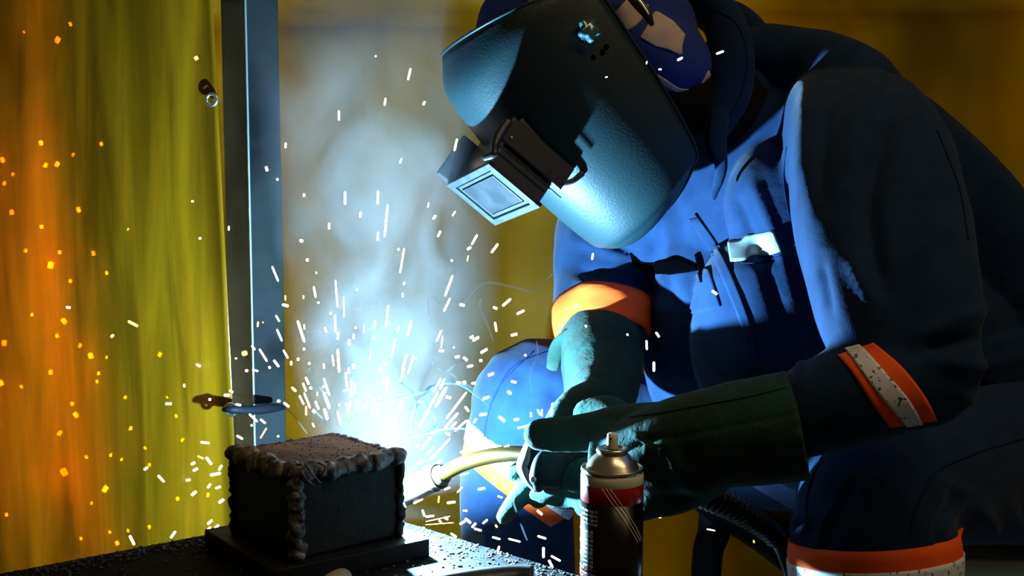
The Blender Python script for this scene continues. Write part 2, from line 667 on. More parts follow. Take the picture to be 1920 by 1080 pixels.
def ring_band(name, tree, c, axis, lo, hi, material, parent, th=0.0015, n=72, nw=7, rmax=0.2, wide=1.12):
    """band sewn right round a limb: rays from the limb's axis find the cloth"""
    axis = axis.normalized()
    s = axis.cross(FW).normalized()
    o = axis.cross(s).normalized()
    V = []
    rads = []
    for j in range(nw):
        w = lo + (hi - lo) * j / (nw - 1)
        row = []
        for k in range(n):
            an = 2 * PI * k / n
            dr = s * math.cos(an) + o * math.sin(an)
            hit, nrm, _, _ = tree.ray_cast(c + axis * w, dr, rmax)
            row.append((hit - (c + axis * w)).length if hit else None)
        known = [r for r in row if r is not None]
        if not known:
            return None
        for k in range(n):
            if row[k] is None:
                q = 1
                while row[(k - q) % n] is None and row[(k + q) % n] is None:
                    q += 1
                row[k] = row[(k - q) % n] or row[(k + q) % n]
        md = sorted(row)[n // 2]
        row = [min(max(r, md * .7), md * wide) for r in row]
        rads.append(row)
    for t in (th, -th):
        for j in range(nw):
            w = lo + (hi - lo) * j / (nw - 1)
            for k in range(n):
                an = 2 * PI * k / n
                dr = s * math.cos(an) + o * math.sin(an)
                V.append(c + axis * w + dr * (rads[j][k] + t))
    off = nw * n
    Fc = []
    for j in range(nw - 1):
        for k in range(n):
            a, b = j * n + k, j * n + (k + 1) % n
            Fc.append((a, b, b + n, a + n))
            Fc.append((off + a, off + a + n, off + b + n, off + b))
    for j in (0, nw - 1):
        for k in range(n):
            a, b = j * n + k, j * n + (k + 1) % n
            Fc.append((a, off + a, off + b, b))
    return mk(name, V, Fc, material, parent)


def seamline(name, tree, line, material, parent, r=0.0009, lift=0.0006, n=40):
    l = crom(line, 10)[:, :2]
    s = np.r_[0, np.cumsum(np.hypot(*np.diff(l, axis=0).T))]
    t = np.linspace(0, s[-1], n)
    xs, ys = np.interp(t, s, l[:, 0]), np.interp(t, s, l[:, 1])
    rows = []
    for a, b in zip(xs, ys):
        h, nn = cast(tree, a, b)
        if h is not None and (not rows or (h - rows[-1][0]).length < 0.05):
            rows.append((h + nn * lift, r, r))
    if len(rows) < 3:
        return None
    V, Fc = sweep(rows, segs=6, sub=1, caps='flat')
    return mk(name, V, Fc, material, parent)


def box_mesh(name, c, ax, material, parent=None, bevel=0.0, segs=2, smooth=False):
    """ax: three half-extent vectors"""
    bm = bmesh.new()
    vs = [bm.verts.new(c + ax[0] * i + ax[1] * j + ax[2] * k) for i in (-1, 1) for j in (-1, 1) for k in (-1, 1)]
    for f in ((0, 1, 3, 2), (4, 6, 7, 5), (0, 4, 5, 1), (2, 3, 7, 6), (0, 2, 6, 4), (1, 5, 7, 3)):
        bm.faces.new([vs[i] for i in f])
    bmesh.ops.recalc_face_normals(bm, faces=bm.faces)
    if bevel:
        bmesh.ops.bevel(bm, geom=list(bm.edges), offset=bevel, segments=segs, affect='EDGES', profile=0.5)
    me = bpy.data.meshes.new(name)
    bm.to_mesh(me)
    bm.free()
    if smooth:
        me.polygons.foreach_set('use_smooth', [True] * len(me.polygons))
    me.materials.append(material)
    o = bpy.data.objects.new(name, me)
    COL.objects.link(o)
    if parent is not None:
        o.parent = parent
        o.matrix_parent_inverse = parent.matrix_basis.inverted()
    return o


def lathe(prof, c, axis=Vector((0, 0, 1)), segs=48):
    axis = axis.normalized()
    s = axis.orthogonal().normalized()
    o = axis.cross(s)
    V, Fc = [], []
    for r, h in prof:
        for k in range(segs):
            an = 2 * PI * k / segs
            V.append(c + axis * h + (s * math.cos(an) + o * math.sin(an)) * max(r, 1e-5))
    for i in range(len(prof) - 1):
        for k in range(segs):
            a, b = i * segs + k, i * segs + (k + 1) % segs
            Fc.append((a, b, b + segs, a + segs))
    Fc.append(tuple(range(segs))[::-1])
    Fc.append(tuple(range((len(prof) - 1) * segs, len(prof) * segs)))
    return V, Fc


def torus(c, axis, R_, r, segs=32, ms=10):
    prof = [(R_ + r * math.cos(2 * PI * k / ms), r * math.sin(2 * PI * k / ms)) for k in range(ms + 1)]
    axis = axis.normalized()
    s = axis.orthogonal().normalized()
    o = axis.cross(s)
    V, Fc = [], []
    for rr, h in prof[:-1]:
        for k in range(segs):
            an = 2 * PI * k / segs
            V.append(c + axis * h + (s * math.cos(an) + o * math.sin(an)) * rr)
    for i in range(ms):
        for k in range(segs):
            a, b = i * segs + k, i * segs + (k + 1) % segs
            a2, b2 = ((i + 1) % ms) * segs + k, ((i + 1) % ms) * segs + (k + 1) % segs
            Fc.append((a, b, b2, a2))
    return V, Fc

# ================================================================== the setting
TZ = 0.45                                        # table top height
floor = mk('floor', [(-5, -2, 0), (5, -2, 0), (5, 6, 0), (-5, 6, 0), (-5, -2, -.1), (5, -2, -.1), (5, 6, -.1), (-5, 6, -.1)],
           [(0, 1, 2, 3), (4, 5, 6, 7), (0, 1, 5, 4), (1, 2, 6, 5), (2, 3, 7, 6), (3, 0, 4, 7)], M['floor'], smooth=False)
tag(floor, kind='structure')
wall = box_mesh('wall_back', Vector((0, 4.9, 1.6)), (Vector((4, 0, 0)), Vector((0, .05, 0)), Vector((0, 0, 1.6))), M['wall'])
tag(wall, kind='structure')


def curtain(name, x0, x1, y0, y1, z0, z1, nx, nz, wave, material, th=0.0015, edge=None):
    V, Fc = [], []
    for s in (0, 1):
        for j in range(nz + 1):
            for i in range(nx + 1):
                u, w = i / nx, j / nz
                x = x0 + (x1 - x0) * u
                z = z0 + (z1 - z0) * w
                y = y0 + (y1 - y0) * u
                q = wave(x, z)
                if edge and u > 0:
                    x += edge(z) * max(0, (u - 0.7) / 0.3)
                V.append((x, y + q + s * th, z))
    o = (nx + 1) * (nz + 1)
    for j in range(nz):
        for i in range(nx):
            a = j * (nx + 1) + i
            Fc.append((a, a + 1, a + nx + 2, a + nx + 1))
            Fc.append((o + a, o + a + nx + 1, o + a + nx + 2, o + a + 1))
    for j in range(nz):
        for i in (0, nx):
            a = j * (nx + 1) + i
            Fc.append((a, a + nx + 1, o + a + nx + 1, o + a))
    for i in range(nx):
        for j in (0, nz):
            a = j * (nx + 1) + i
            Fc.append((a, o + a, o + a + 1, a + 1))
    return mk(name, V, Fc, material)


# big amber screen behind the welder
back_m = vinyl('dark_amber_screen', (0.22, 0.105, 0.001), (0.10, 0.048, 0.001), trans=0.2, seed=3.1, folds=2.6, fold_dist=0.05, gloss_w=0.03, grough=0.5)
bc = curtain('welding_screen', -1.3, 2.2, 2.5, 2.5, 0.005, 2.3, 120, 70,
             lambda x, z: 0.02 * math.sin(x * 9 + 1.3 * math.sin(z * 2)) + 0.03 * mnoise.noise(Vector((x * 2.2, z * 3, 1))) + 0.06 * math.exp(-((z - 1.20 - 0.02 * x) / 0.035) ** 2),
             back_m)
tag(bc, 'dark amber plastic welding screen hanging right across behind the welder', 'welding curtain')
# unseen dark box added behind the screen so its shadow darkens it
crate = box_mesh('blocker', Vector((1.02, 3.3, 0.63)), (Vector((.12, 0, 0)), Vector((0, .12, 0)), Vector((0, 0, .63))), M['blackplastic'], bevel=0.01)
tag(crate, 'dark cabinet added behind the amber screen to shade its upper right', 'blocker')

# nearer yellow curtain strip at the left, hung on the post
leftm = vinyl('amber_curtain_film', (0.33, 0.075, 0.001), (0.29, 0.125, 0.003), split=(-0.64, -0.50), trans=0.35, seed=0.4, folds=4.0, fold_dist=0.012, gloss_w=0.5, streak=0.45)
CX = -0.443


def left_edge(z):
    # right edge leans out towards the bottom like the photo's
    return 0.020 * (1.25 - z) / 0.8


lc = curtain('curtain', -1.25, CX, 1.98, 1.93, 0.05, 1.75, 90, 90,
             lambda x, z: 0.012 * math.sin(x * 26) * (0.4 + 0.6 * max(0, min(1, (-x - .4) * 3))) + 0.018 * mnoise.noise(Vector((x * 3, z * 1.2, 4))) - 0.016 * math.exp(-((x - CX + 0.0) / 0.012) ** 2),
             leftm, edge=left_edge)
tag(lc, 'glossy yellow and orange see-through plastic curtain hanging left of the metal post', 'welding curtain')


def grommet(px, py, d, tilt=0.25):
    g = mk('grommet', *torus(pt(px, py, d), cv(-0.25, 0, 1), 0.0085, 0.0026), M['alu'], lc)
    return g


grommet(397, 187, 1.895)
grommet(433, 768, 1.895)

# square steel post
an = math.radians(32)
e1, e2 = Vector((math.cos(an), math.sin(an), 0)), Vector((-math.sin(an), math.cos(an), 0))
pc = pt(468, 400, 1.985) + e1 * .027 + e2 * .056
pc.z = 0
post = empty('post', pc, 'grey square steel post rising between the yellow curtain and the smoke', 'post')
box_mesh('tube', pc + Vector((0, 0, 1.2)), (e1 * .027, e2 * .056, Vector((0, 0, 1.19))), M['postm'], post, bevel=0.0035, segs=3, smooth=False)
box_mesh('base_plate', pc + Vector((0, 0, .006)), (e1 * .06, e2 * .09, Vector((0, 0, .006))), M['postm'], post)
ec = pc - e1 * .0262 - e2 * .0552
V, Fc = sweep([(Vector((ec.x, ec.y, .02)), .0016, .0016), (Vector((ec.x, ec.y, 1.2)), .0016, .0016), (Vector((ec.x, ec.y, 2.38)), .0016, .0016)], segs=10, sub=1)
mk('edge_highlight', V, Fc, M['edge'], post)  # pale wire added as the highlight along the post corner
# hook holding the curtain to the post
hk_rows = [(pt(420, 768, 1.885), .0035, .0035), (pt(436, 768, 1.88), .006, .006), (pt(470, 769, 1.90), .007, .006), (pt(505, 766, 1.93), .007, .006), (pt(530, 763, 1.965), .005, .005)]
V, Fc = sweep(hk_rows, segs=12)
hook = mk('curtain_hook', V, Fc, M['paintblack'])
tag(hook, 'short dark metal hook through the lower eyelet, tying the yellow curtain to the post', 'hook')

# ------------------------------------------------------------------ table
def cam_pix_plane(px, py, z=TZ):
    return on_plane(px, py, z)


corner = cam_pix_plane(665, 950)
la = cam_pix_plane(0, 1076)
ra = cam_pix_plane(1080, 1078)
dl = (la - corner).normalized()
dr_ = (ra - corner).normalized()
table = empty('welding_table', Vector((corner.x, corner.y, 0)) + dl * .4 + dr_ * .4, 'dirty black steel welding table strewn with slag grit', 'table')
Lq = 1.15
cs = [corner, corner + dl * Lq, corner + dl * Lq + dr_ * .8, corner + dr_ * .8]
V = [c.copy() for c in cs] + [c - Vector((0, 0, .025)) for c in cs]
mk('table_top', V, [(0, 1, 2, 3), (4, 5, 6, 7), (0, 1, 5, 4), (1, 2, 6, 5), (2, 3, 7, 6), (3, 0, 4, 7)], M['table'], table, smooth=False)
for a, b in ((.06, .06), (Lq - .06, .06), (.06, .74), (Lq - .06, .74)):
    c = corner + dl * a + dr_ * b
    c.z = (TZ - .025) / 2
    box_mesh('leg', c, (dl * .022, dr_ * .022, Vector((0, 0, (TZ - .025) / 2))), M['postm'], table)

# slag grit: uncountable
gv, gf = [], []
ico = [Vector(v) for v in ((0, 0, 1), (.9, 0, .45), (.28, .85, .45), (-.72, .52, .45), (-.72, -.52, .45), (.28, -.85, .45), (.72, .52, -.45), (-.28, .85, -.45), (-.9, 0, -.45), (-.28, -.85, -.45), (.72, -.52, -.45), (0, 0, -1))]
icf = [(0, 1, 2), (0, 2, 3), (0, 3, 4), (0, 4, 5), (0, 5, 1), (1, 6, 2), (2, 7, 3), (3, 8, 4), (4, 9, 5), (5, 10, 1), (6, 7, 2), (7, 8, 3), (8, 9, 4), (9, 10, 5), (10, 6, 1), (11, 7, 6), (11, 8, 7), (11, 9, 8), (11, 10, 9), (11, 6, 10)]


def add_grit(c, r, squash=.7):
    n = len(gv)
    rot = Matrix.Rotation(random.random() * 6, 3, 'Z') @ Matrix.Rotation(random.random() * 6, 3, 'X')
    for v in ico:
        w = rot @ (v * r * random.uniform(.7, 1.2))
        gv.append(c + Vector((w.x, w.y, w.z * squash)))
    gf.extend([tuple(i + n for i in f) for f in icf])


for _ in range(5200):
    u, w = random.random() ** 1.2 * 1.0, random.random() * .62
    if random.random() < .35:
        w = abs(random.gauss(0, .02))
    elif random.random() < .2:
        u = abs(random.gauss(0, .03))
    c = corner + dl * (u + .002) + dr_ * (w + .002)
    add_grit(c + Vector((0, 0, .0009)), random.choice((.0008, .001, .0013, .0018, .0025)) * random.uniform(.6, 1.2))
grit = mk('slag_grit', gv, gf, M['grit'], smooth=False)
tag(grit, 'loose dark slag grit scattered over the welding table', 'slag grit', kind='stuff')
gv, gf = [], []
for _ in range(110):
    c = corner + dr_ * abs(random.gauss(.12, .1)) + dl * abs(random.gauss(.0, .07))
    add_grit(c + Vector((0, 0, .0008)), random.choice((.0006, .0009, .0015)) * random.uniform(.7, 1.2), 1)
bd = mk('weld_spatter', gv, gf, M['bead'])
tag(bd, 'bright tiny beads of weld spatter on the table right of the steel block', 'weld spatter', kind='stuff')

# ------------------------------------------------------------------ steel block being welded
rot = math.radians(41)
b1, b2 = Vector((math.cos(rot), math.sin(rot), 0)), Vector((-math.sin(rot), math.cos(rot), 0))
bfront = Vector((-.234, 1.357, TZ))        # near lower corner of the block
S_ = .138
PLT = .021
bctr = bfront + b1 * S_ / 2 + b2 * S_ / 2
block = empty('steel_block', Vector((bctr.x, bctr.y, TZ)), 'rough dark steel box with lumpy weld beads, standing on a square plate', 'steel box')
rot2 = math.radians(36)
q1, q2 = Vector((math.cos(rot2), math.sin(rot2), 0)), Vector((-math.sin(rot2), math.cos(rot2), 0))
box_mesh('base_plate', Vector((bctr.x, bctr.y, TZ + PLT / 2)) - q1 * .0 + q2 * .004, (q1 * .098, q2 * .094, Vector((0, 0, PLT / 2))), M['steel'], block, bevel=.0015)
BH = .098
box_mesh('block_body', Vector((bctr.x, bctr.y, TZ + PLT + BH / 2 - .002)), (b1 * S_ / 2, b2 * S_ / 2, Vector((0, 0, BH / 2 - .002))), M['steel'], block, bevel=.004)
ztop = TZ + PLT + BH
# slightly peaked rusty cap plate with grit
bm = bmesh.new()
NN = 46
gr = {}
for i in range(NN + 1):
    for j in range(NN + 1):
        u, w = i / NN * 2 - 1, j / NN * 2 - 1
        p = bctr + b1 * u * S_ / 2 * .97 + b2 * w * S_ / 2 * .97
        h = .002 * (1 - u * u) * (1 - w * w) + .0012 * mnoise.noise(Vector((u * 9, w * 9, 0))) + .0011 * max(0, mnoise.noise(Vector((u * 38, w * 38, 3))))
        gr[i, j] = bm.verts.new((p.x, p.y, ztop + h + .001))
for i in range(NN):
    for j in range(NN):
        bm.faces.new((gr[i, j], gr[i + 1, j], gr[i + 1, j + 1], gr[i, j + 1]))
low = {}
rim = [(i, 0) for i in range(NN)] + [(NN, j) for j in range(NN)] + [(i, NN) for i in range(NN, 0, -1)] + [(0, j) for j in range(NN, 0, -1)]
lowv = [bm.verts.new((gr[k].co.x, gr[k].co.y, ztop - .006)) for k in rim]
for a in range(len(rim)):
    b = (a + 1) % len(rim)
    bm.faces.new((gr[rim[a]], gr[rim[b]], lowv[b], lowv[a]))
bm.faces.new(lowv)
bmesh.ops.recalc_face_normals(bm, faces=bm.faces)
me = bpy.data.meshes.new('cap_plate')
bm.to_mesh(me)
bm.free()
me.materials.append(M['rust'])
me.polygons.foreach_set('use_smooth', [True] * len(me.polygons))
o = bpy.data.objects.new('cap_plate', me)
COL.objects.link(o)
o.parent = block
o.matrix_parent_inverse = block.matrix_basis.inverted()


def weld(name, a, b, r, material, lumps=1.0, seed=0, n=44, flat=1.0):
    """lumpy weld bead from a to b"""
    rows = []
    for i in range(n + 1):
        t = i / n
        p = a.lerp(b, t)
        p = p + Vector((mnoise.noise(Vector((t * 6, seed, 0))), mnoise.noise(Vector((t * 6, seed, 5))), mnoise.noise(Vector((t * 5, seed, 9))))) * r * .5 * lumps
        rr = r * (1 + .33 * lumps * mnoise.noise(Vector((t * 13, seed, 2))) + .03 * math.sin(t * 80))
        rows.append((p, rr * flat, rr))
    V, Fc = sweep(rows, segs=16, sub=1)
    V = [v + (v - a.lerp(b, max(0, min(1, (v - a).dot(b - a) / (b - a).length_squared)))).normalized() * (.0030 * lumps * mnoise.noise(v * 130)) for v in V]
    return mk(name, V, Fc, material, block)


zc = ztop - .003
cF = bfront.copy(); cF.z = zc
cRt = bfront + b1 * S_; cRt.z = zc
cLf = bfront + b2 * S_; cLf.z = zc
cBk = bfront + b1 * S_ + b2 * S_; cBk.z = zc
weld('weld_bead', cLf + b1 * .002, cF.lerp(cLf, .22), .0105, M['weldgreen'], 1.2, 1)
weld('weld_bead', cF.lerp(cLf, .3), cF.lerp(cRt, .1), .0098, M['weld'], 1.3, 2, n=20)
weld('weld_bead', cF.lerp(cRt, .06), cRt + b1 * -.001, .0102, M['weld'], .9, 3)
weld('weld_bead', cRt, cBk, .005, M['weld'], .8, 4)
weld('weld_bead', cLf, cBk, .004, M['weld'], .8, 5)
vb = bfront.copy(); vb.z = TZ + PLT + .004
weld('weld_bead', cF + Vector((0, 0, -.008)), vb, .0085, M['weld'], .9, 6)
vr = bfront + b1 * S_; vr.z = TZ + PLT + .004
weld('weld_bead', cRt + Vector((0, 0, -.008)), vr, .0052, M['steel'], 1.0, 7)
vl = bfront + b2 * S_; vl.z = TZ + PLT + .004
weld('weld_bead', cLf + Vector((0, 0, -.008)), vl, .005, M['steel'], 1.0, 8)
# thick glob at the foot of the front bead and small burrs of wire
Bl = Blob()
Bl.ball(vb + Vector((.0, -.004, .003)), (b1 * .011, b2 * .009, Vector((0, 0, .008))))
gm = Bl.mesh('weld_glob', .0016, 3)
finish(gm, 'weld_glob', M['weld'], block).matrix_parent_inverse = block.matrix_basis.inverted()
for a, b, c in (((572, 868), (582, 885), (600, 905)), ((566, 885), (576, 900), (590, 912)), ((597, 868), (610, 875), (604, 890))):
    rows = [(pt(x, y, 1.376), .0011, .0011) for x, y in (a, b, c)]
    V, Fc = sweep(rows, segs=8)
    mk('wire_burr', V, Fc, M['weld'], block)
# crumbs on top of the cap plate
gv, gf = [], []
for _ in range(420):
    u, w = random.uniform(-.95, .95), random.uniform(-.95, .95)
    if random.random() < .5:
        if random.random() < .5:
            u = .93 + random.uniform(-.05, .04)
        else:
            w = .93 + random.uniform(-.05, .04)
    p = bctr + b1 * u * S_ / 2 + b2 * w * S_ / 2
    p.z = ztop + .002 * (1 - u * u) * (1 - w * w) + .0015
    add_grit(p, random.choice((.0005, .0008, .0012)) * random.uniform(.7, 1.2))
cr = mk('slag_crumbs', gv, gf, M['grit'], smooth=False)
tag(cr, 'tiny slag crumbs on the rusty top of the steel block', 'slag grit', kind='stuff')

# ------------------------------------------------------------------ spray can
CD = 1.285
cb = on_plane(1148, 540 + 0, TZ) if False else None
rc = .0316
ctop = pt(1148, 872, CD)                        # centre of the rim
can = empty('spray_can', Vector((ctop.x, ctop.y, TZ)), 'black and red aerosol can with a cream spray nozzle, in front of the welder\'s glove', 'spray can')
CC = Vector((ctop.x, ctop.y, 0))
zr = ctop.z
zs = zr - .006


def can_part(name, prof, material, c=CC):
    V, Fc = lathe(prof, c, segs=64)
    return mk(name, V, Fc, material, can)


can_part('can_body', [(rc * .93, TZ + .001), (rc, TZ + .004), (rc, zs - .028), (rc, zs - .028)], M['cancore'])
can_part('red_band', [(rc, zs - .0281), (rc * 1.002, zs - .028), (rc * 1.002, zs - .0105), (rc, zs - .0104)], M['canred'])
can_part('white_shoulder', [(rc, zs - .0106), (rc * 1.003, zs - .0104), (rc * 1.003, zs - .005), (rc * .985, zs - .001), (rc * .95, zs)], M['canwhite'])
can_part('rim', [(rc * .93, zs - .001), (rc * .975, zs), (rc * .995, zs + .002), (rc * .985, zs + .0045), (rc * .945, zs + .005), (rc * .925, zs + .003), (rc * .9, zs + .001)], M['tin'])
can_part('dome', [(rc * .93, zs + .001), (rc * .86, zs + .004), (rc * .78, zs + .0085), (rc * .66, zs + .0135), (rc * .52, zs + .0175), (rc * .46, zs + .019)], M['tin'])
can_part('valve_cup', [(rc * .44, zs + .018), (rc * .5, zs + .0195), (rc * .515, zs + .0215), (rc * .49, zs + .0235), (rc * .44, zs + .0242), (rc * .39, zs + .0235), (rc * .36, zs + .021), (rc * .14, zs + .0205), (rc * .13, zs + .024)], M['tin'])
nzm = can_part('spray_nozzle', [(.0058, zs + .0222), (.0060, zs + .0235), (.0056, zs + .031), (.0052, zs + .0375), (.0044, zs + .0385)], M['nozzle'])
V, Fc = lathe([(.0008, 0), (.0012, .0007)], CC + Vector((-.002, -.0052, zs + .034)), Vector((-.3, -1, 0)), 12)
mk('nozzle_hole', V, Fc, M['lining'], nzm)


def on_can(ang, z, lift=.0003):
    """ang: degrees round the can, 0 = toward the viewer, positive to the right"""
    a = math.radians(ang)
    vdir = math.atan2(-CC.y, -CC.x)
    return CC + Vector((math.cos(vdir + a), math.sin(vdir + a), 0)) * (rc + lift) + Vector((0, 0, z))


# three pale slanting stripes
for k in range(3):
    V = []
    n = 24
    for i in range(n + 1):
        t = i / n
        z = zs - .0104 - t * .058
        a0 = -19 + k * 7.5 + (t ** 1.0) * 74 + 0
        wdt = 1.5
        V.append(on_can(a0, z, .00035)); V.append(on_can(a0 + wdt, z, .00035)); V.append(on_can(a0, z, -.0002)); V.append(on_can(a0 + wdt, z, -.0002))
    Fc = []
    for i in range(n):
        a = i * 4
        Fc += [(a, a + 1, a + 5, a + 4), (a + 2, a + 6, a + 7, a + 3), (a, a + 4, a + 6, a + 2), (a + 1, a + 3, a + 7, a + 5)]
    Fc += [(0, 2, 3, 1), (n * 4, n * 4 + 1, n * 4 + 3, n * 4 + 2)]
    mk('stripe', V, Fc, M['print'], can)

# mirrored small print (the photograph shows it reversed)
lines = [('A solvent based', 0, 0), ('solution that', 1, 0), ('keeps spray from', 2, 0), ('tips and nozzle', 3, 0),
         ('Biodegradable', 5, 1), ('CFC free', 6, 1), ('Prevents', 7, 1), ('welding spatter', 8, 1), ('till end use', 9, 1), ('Effective and', 10, 1), ('and hot metal', 11, 1), ('for better', 12, 1), ('finishing', 13, 1),
         ('APPLICATION:', 14, 2), ('use pressure can', 15, 0), ('CAUTION: DANGER', 16, 2), ('contains liquid', 17, 0), ('butane in case', 18, 0), ('contents under', 19, 0)]
dg = bpy.context.evaluated_depsgraph_get()
for txt, row, kind in lines:
    cu = bpy.data.curves.new('t', 'FONT')
    cu.body = txt
    cu.size = .0046 if kind < 2 else .0050
    cu.offset = .00006
    to = bpy.data.objects.new('t', cu)
    COL.objects.link(to)
    dg = bpy.context.evaluated_depsgraph_get()
    me = bpy.data.meshes.new_from_object(to.evaluated_get(dg))
    bpy.data.objects.remove(to)
    z0 = zs - .0365 - row * .0043
    a_right = -26 if kind != 1 else -35
    if kind == 2 or row > 14:
        a_right = -29
    for v in me.vertices:
        ang = a_right - math.degrees(v.co.x / rc)
        p = on_can(ang, z0 + v.co.y, .0004)
        v.co = p
    me.name = 'printed_text'
    me.materials.clear()
    me.materials.append(M['printred'] if kind == 2 else M['print'])
    o = bpy.data.objects.new('printed_text', me)
    COL.objects.link(o)
    o.parent = can
    o.matrix_parent_inverse = can.matrix_basis.inverted()

# ------------------------------------------------------------------ tools lying at the front of the table
tr = [(1000, 1078, 1.345, 0), (960, 1066, 1.345, 0), (900, 1076, 1.335, 0), (820, 1098, 1.315, 0), (720, 1135, 1.285, 0)]
rows = []
for k, (x, y, d, _) in enumerate(tr):
    p = pt(x, y, d)
    p.z = TZ + .0165
    rows.append((p, .016, .016))
V, Fc = sweep(rows, segs=28, caps='flat')
bar = mk('bent_pipe', V, Fc, M['tool'])
tag(bar, 'bent black steel pipe lying at the front edge of the table', 'pipe')
hp = pt(640, 1092, 1.36); hp.z = TZ + .013
hd = Vector((-.25, -.96, 0)).normalized()
V, Fc = sweep([(hp, .012, .012), (hp + hd * .02, .014, .013), (hp + hd * .05, .013, .012), (hp + hd * .09, .012, .012)], segs=20)
hdl = mk('tool_handle', V, Fc, M['wood'])
tag(hdl, 'rounded tip of a tan wooden tool handle in front of the steel block', 'tool handle')

# ================================================================== welding mask
HD = 1.68
HC = pt(1110, 210, HD)
HS = HD / F * 1500                                # model metres -> scene metres so that 1500 px = 1 m


def ortho(w, u):
    w = Vector(w).normalized()
    u = Vector(u)
    u = (u - w * u.dot(w)).normalized()
    return w, u, w.cross(u).normalized()


hw_, hu_, hn_ = ortho((.42, .12, .90), (-.72, .57, .22))
HW, HU, HN = cv(*hw_), cv(*hu_), cv(*hn_)


def hl(w, u, n):
    return HC + (HW * w + HU * u + HN * n) * HS


mask = empty('welding_mask', hl(0, 0, 0), 'black welding mask with flip-up lens holder over the welder\'s bowed face', 'welding mask')
# side profile by height u: front n, rear n, half width, squareness
prof = [(-.138, .094, .066, .030), (-.135, .108, .052, .052), (-.128, .117, .032, .074), (-.117, .125, .012, .092), (-.105, .130, .0025, .104), (-.06, .131, -.012, .112), (-.01, .130, -.028, .115),
        (.04, .128, -.042, .116), (.08, .123, -.054, .116), (.116, .112, -.064, .114), (.134, .098, -.046, .110), (.150, .060, -.012, .099)]
pr = crom(prof, 4)
NV = 48
Vo = []


def shell_pt(row, v, inset=0.0):
    u, nf, nr, a = row
    lift = .040 * max(0., min(1., (u - .10) / .05)) * abs(math.cos(v * PI / 2)) ** .8    # the brow stands higher than the temples
    u = u + lift
    ph = v * PI / 2
    cs_, sn = math.cos(ph), math.sin(ph)
    ex = 0.96
    w = (a - inset) * math.copysign(abs(sn) ** ex, sn)
    n = nr + (nf - inset - nr) * abs(cs_) ** .92
    return hl(w, u, n)


rowsn = len(pr)
for s, ins in ((0, 0.0), (1, .0035)):
    for row in pr:
        for k in range(NV + 1):
            Vo.append(shell_pt(row, k / NV * 2 - 1, ins))
o_ = rowsn * (NV + 1)
Fc = []
for i in range(rowsn - 1):
    for k in range(NV):
        a = i * (NV + 1) + k
        Fc.append((a, a + 1, a + NV + 2, a + NV + 1))
        Fc.append((o_ + a, o_ + a + NV + 1, o_ + a + NV + 2, o_ + a + 1))
for i in range(rowsn - 1):
    for k in (0, NV):
        a = i * (NV + 1) + k
        Fc.append((a, a + NV + 1, o_ + a + NV + 1, o_ + a))
for k in range(NV):
    for i in (0, rowsn - 1):
        a = i * (NV + 1) + k
        Fc.append((a, o_ + a, o_ + a + 1, a + 1))
shell = mk('mask_shell', Vo, Fc, M['shell'], mask)
# rolled rim round the open edge
rim = [shell_pt(r, 1) for r in pr] + [shell_pt(pr[-1], 1 - 2 * k / NV) for k in range(NV + 1)] + [shell_pt(r, -1) for r in pr[::-1]] + [shell_pt(pr[0], -1 + 2 * k / NV) for k in range(NV + 1)]
rr = []
for p in rim:
    if not rr or (p - rr[-1][0]).length > .004:
        rr.append((p, .0022, .0022))
V, Fc = sweep(rr, segs=8, sub=1)
mk('mask_rim', V, Fc, M['shell'], mask)
# side knob with lobes, washer and three adjusting holes
kn = empty('x', (0, 0, 0), None, None)
bpy.data.objects.remove(kn)


def side_at(u, n):
    """point on the near side of the shell at height u, forward position n"""
    row = [np.interp(u, pr[:, 0], pr[:, i]) for i in range(4)]
    lo, hi = 0.3, 1.0
    for _ in range(30):
        m_ = (lo + hi) / 2
        q = row[2] + (row[1] - row[2]) * abs(math.cos(m_ * PI / 2)) ** .92
        if q > n:
            lo = m_
        else:
            hi = m_
    return shell_pt(row, lo)


def find_un(px, py):
    best = None
    for u in np.linspace(-.15, .16, 63):
        for n in np.linspace(-.06, .12, 46):
            p = side_at(u, n)
            q = p - CAM
            d = q.dot(FW)
            e = (960 + F * q.dot(RT) / d - px) ** 2 + (540 - F * q.dot(UP) / d - py) ** 2
            if best is None or e < best[0]:
                best = (e, p)
    return best[1]


kp = find_un(1100, 62)
V, Fc = lathe([(.011, -.001), (.011, .004), (.007, .005), (.007, .007)], kp, HW, 24)
kb = mk('knob_boss', V, Fc, M['shell'], mask)
V = []
nk = 50
for z_, sc_ in ((.006, .85), (.0075, 1), (.014, 1), (.0155, .82)):
    for k in range(nk):
        a = 2 * PI * k / nk
        r_ = .0125 * sc_ * (1 + .22 * math.cos(5 * a + .6))
        V.append(kp + HW * z_ + HU * (r_ * math.cos(a)) + HN * (r_ * math.sin(a)))
Fc = [tuple(range(nk))[::-1], tuple(range(3 * nk, 4 * nk))]
for i in range(3):
    for k in range(nk):
        a, b = i * nk + k, i * nk + (k + 1) % nk
        Fc.append((a, b, b + nk, a + nk))
M['knobm'] = mat('glossy_knob', (0.03, 0.09, 0.11), 0.15, spec=0.9)
mk('side_knob', V, Fc, M['knobm'], kb)
for x, y, r_ in ((1138, 86, .0035), (1127, 99, .0035), (1112, 111, .003)):
    p = find_un(x, y)
    V, Fc = lathe([(r_, -.001), (r_, .0008), (r_ * .4, .001)], p, HW, 16)
    mk('adjusting_hole', V, Fc, M['lining'], mask)

# lens holder: a box of four walls with a front frame and a lens, plus hinge arms and flip cover
# local frame of the holder at the front of the shell
LU, LN = .028, .118                                # centre height, start of box


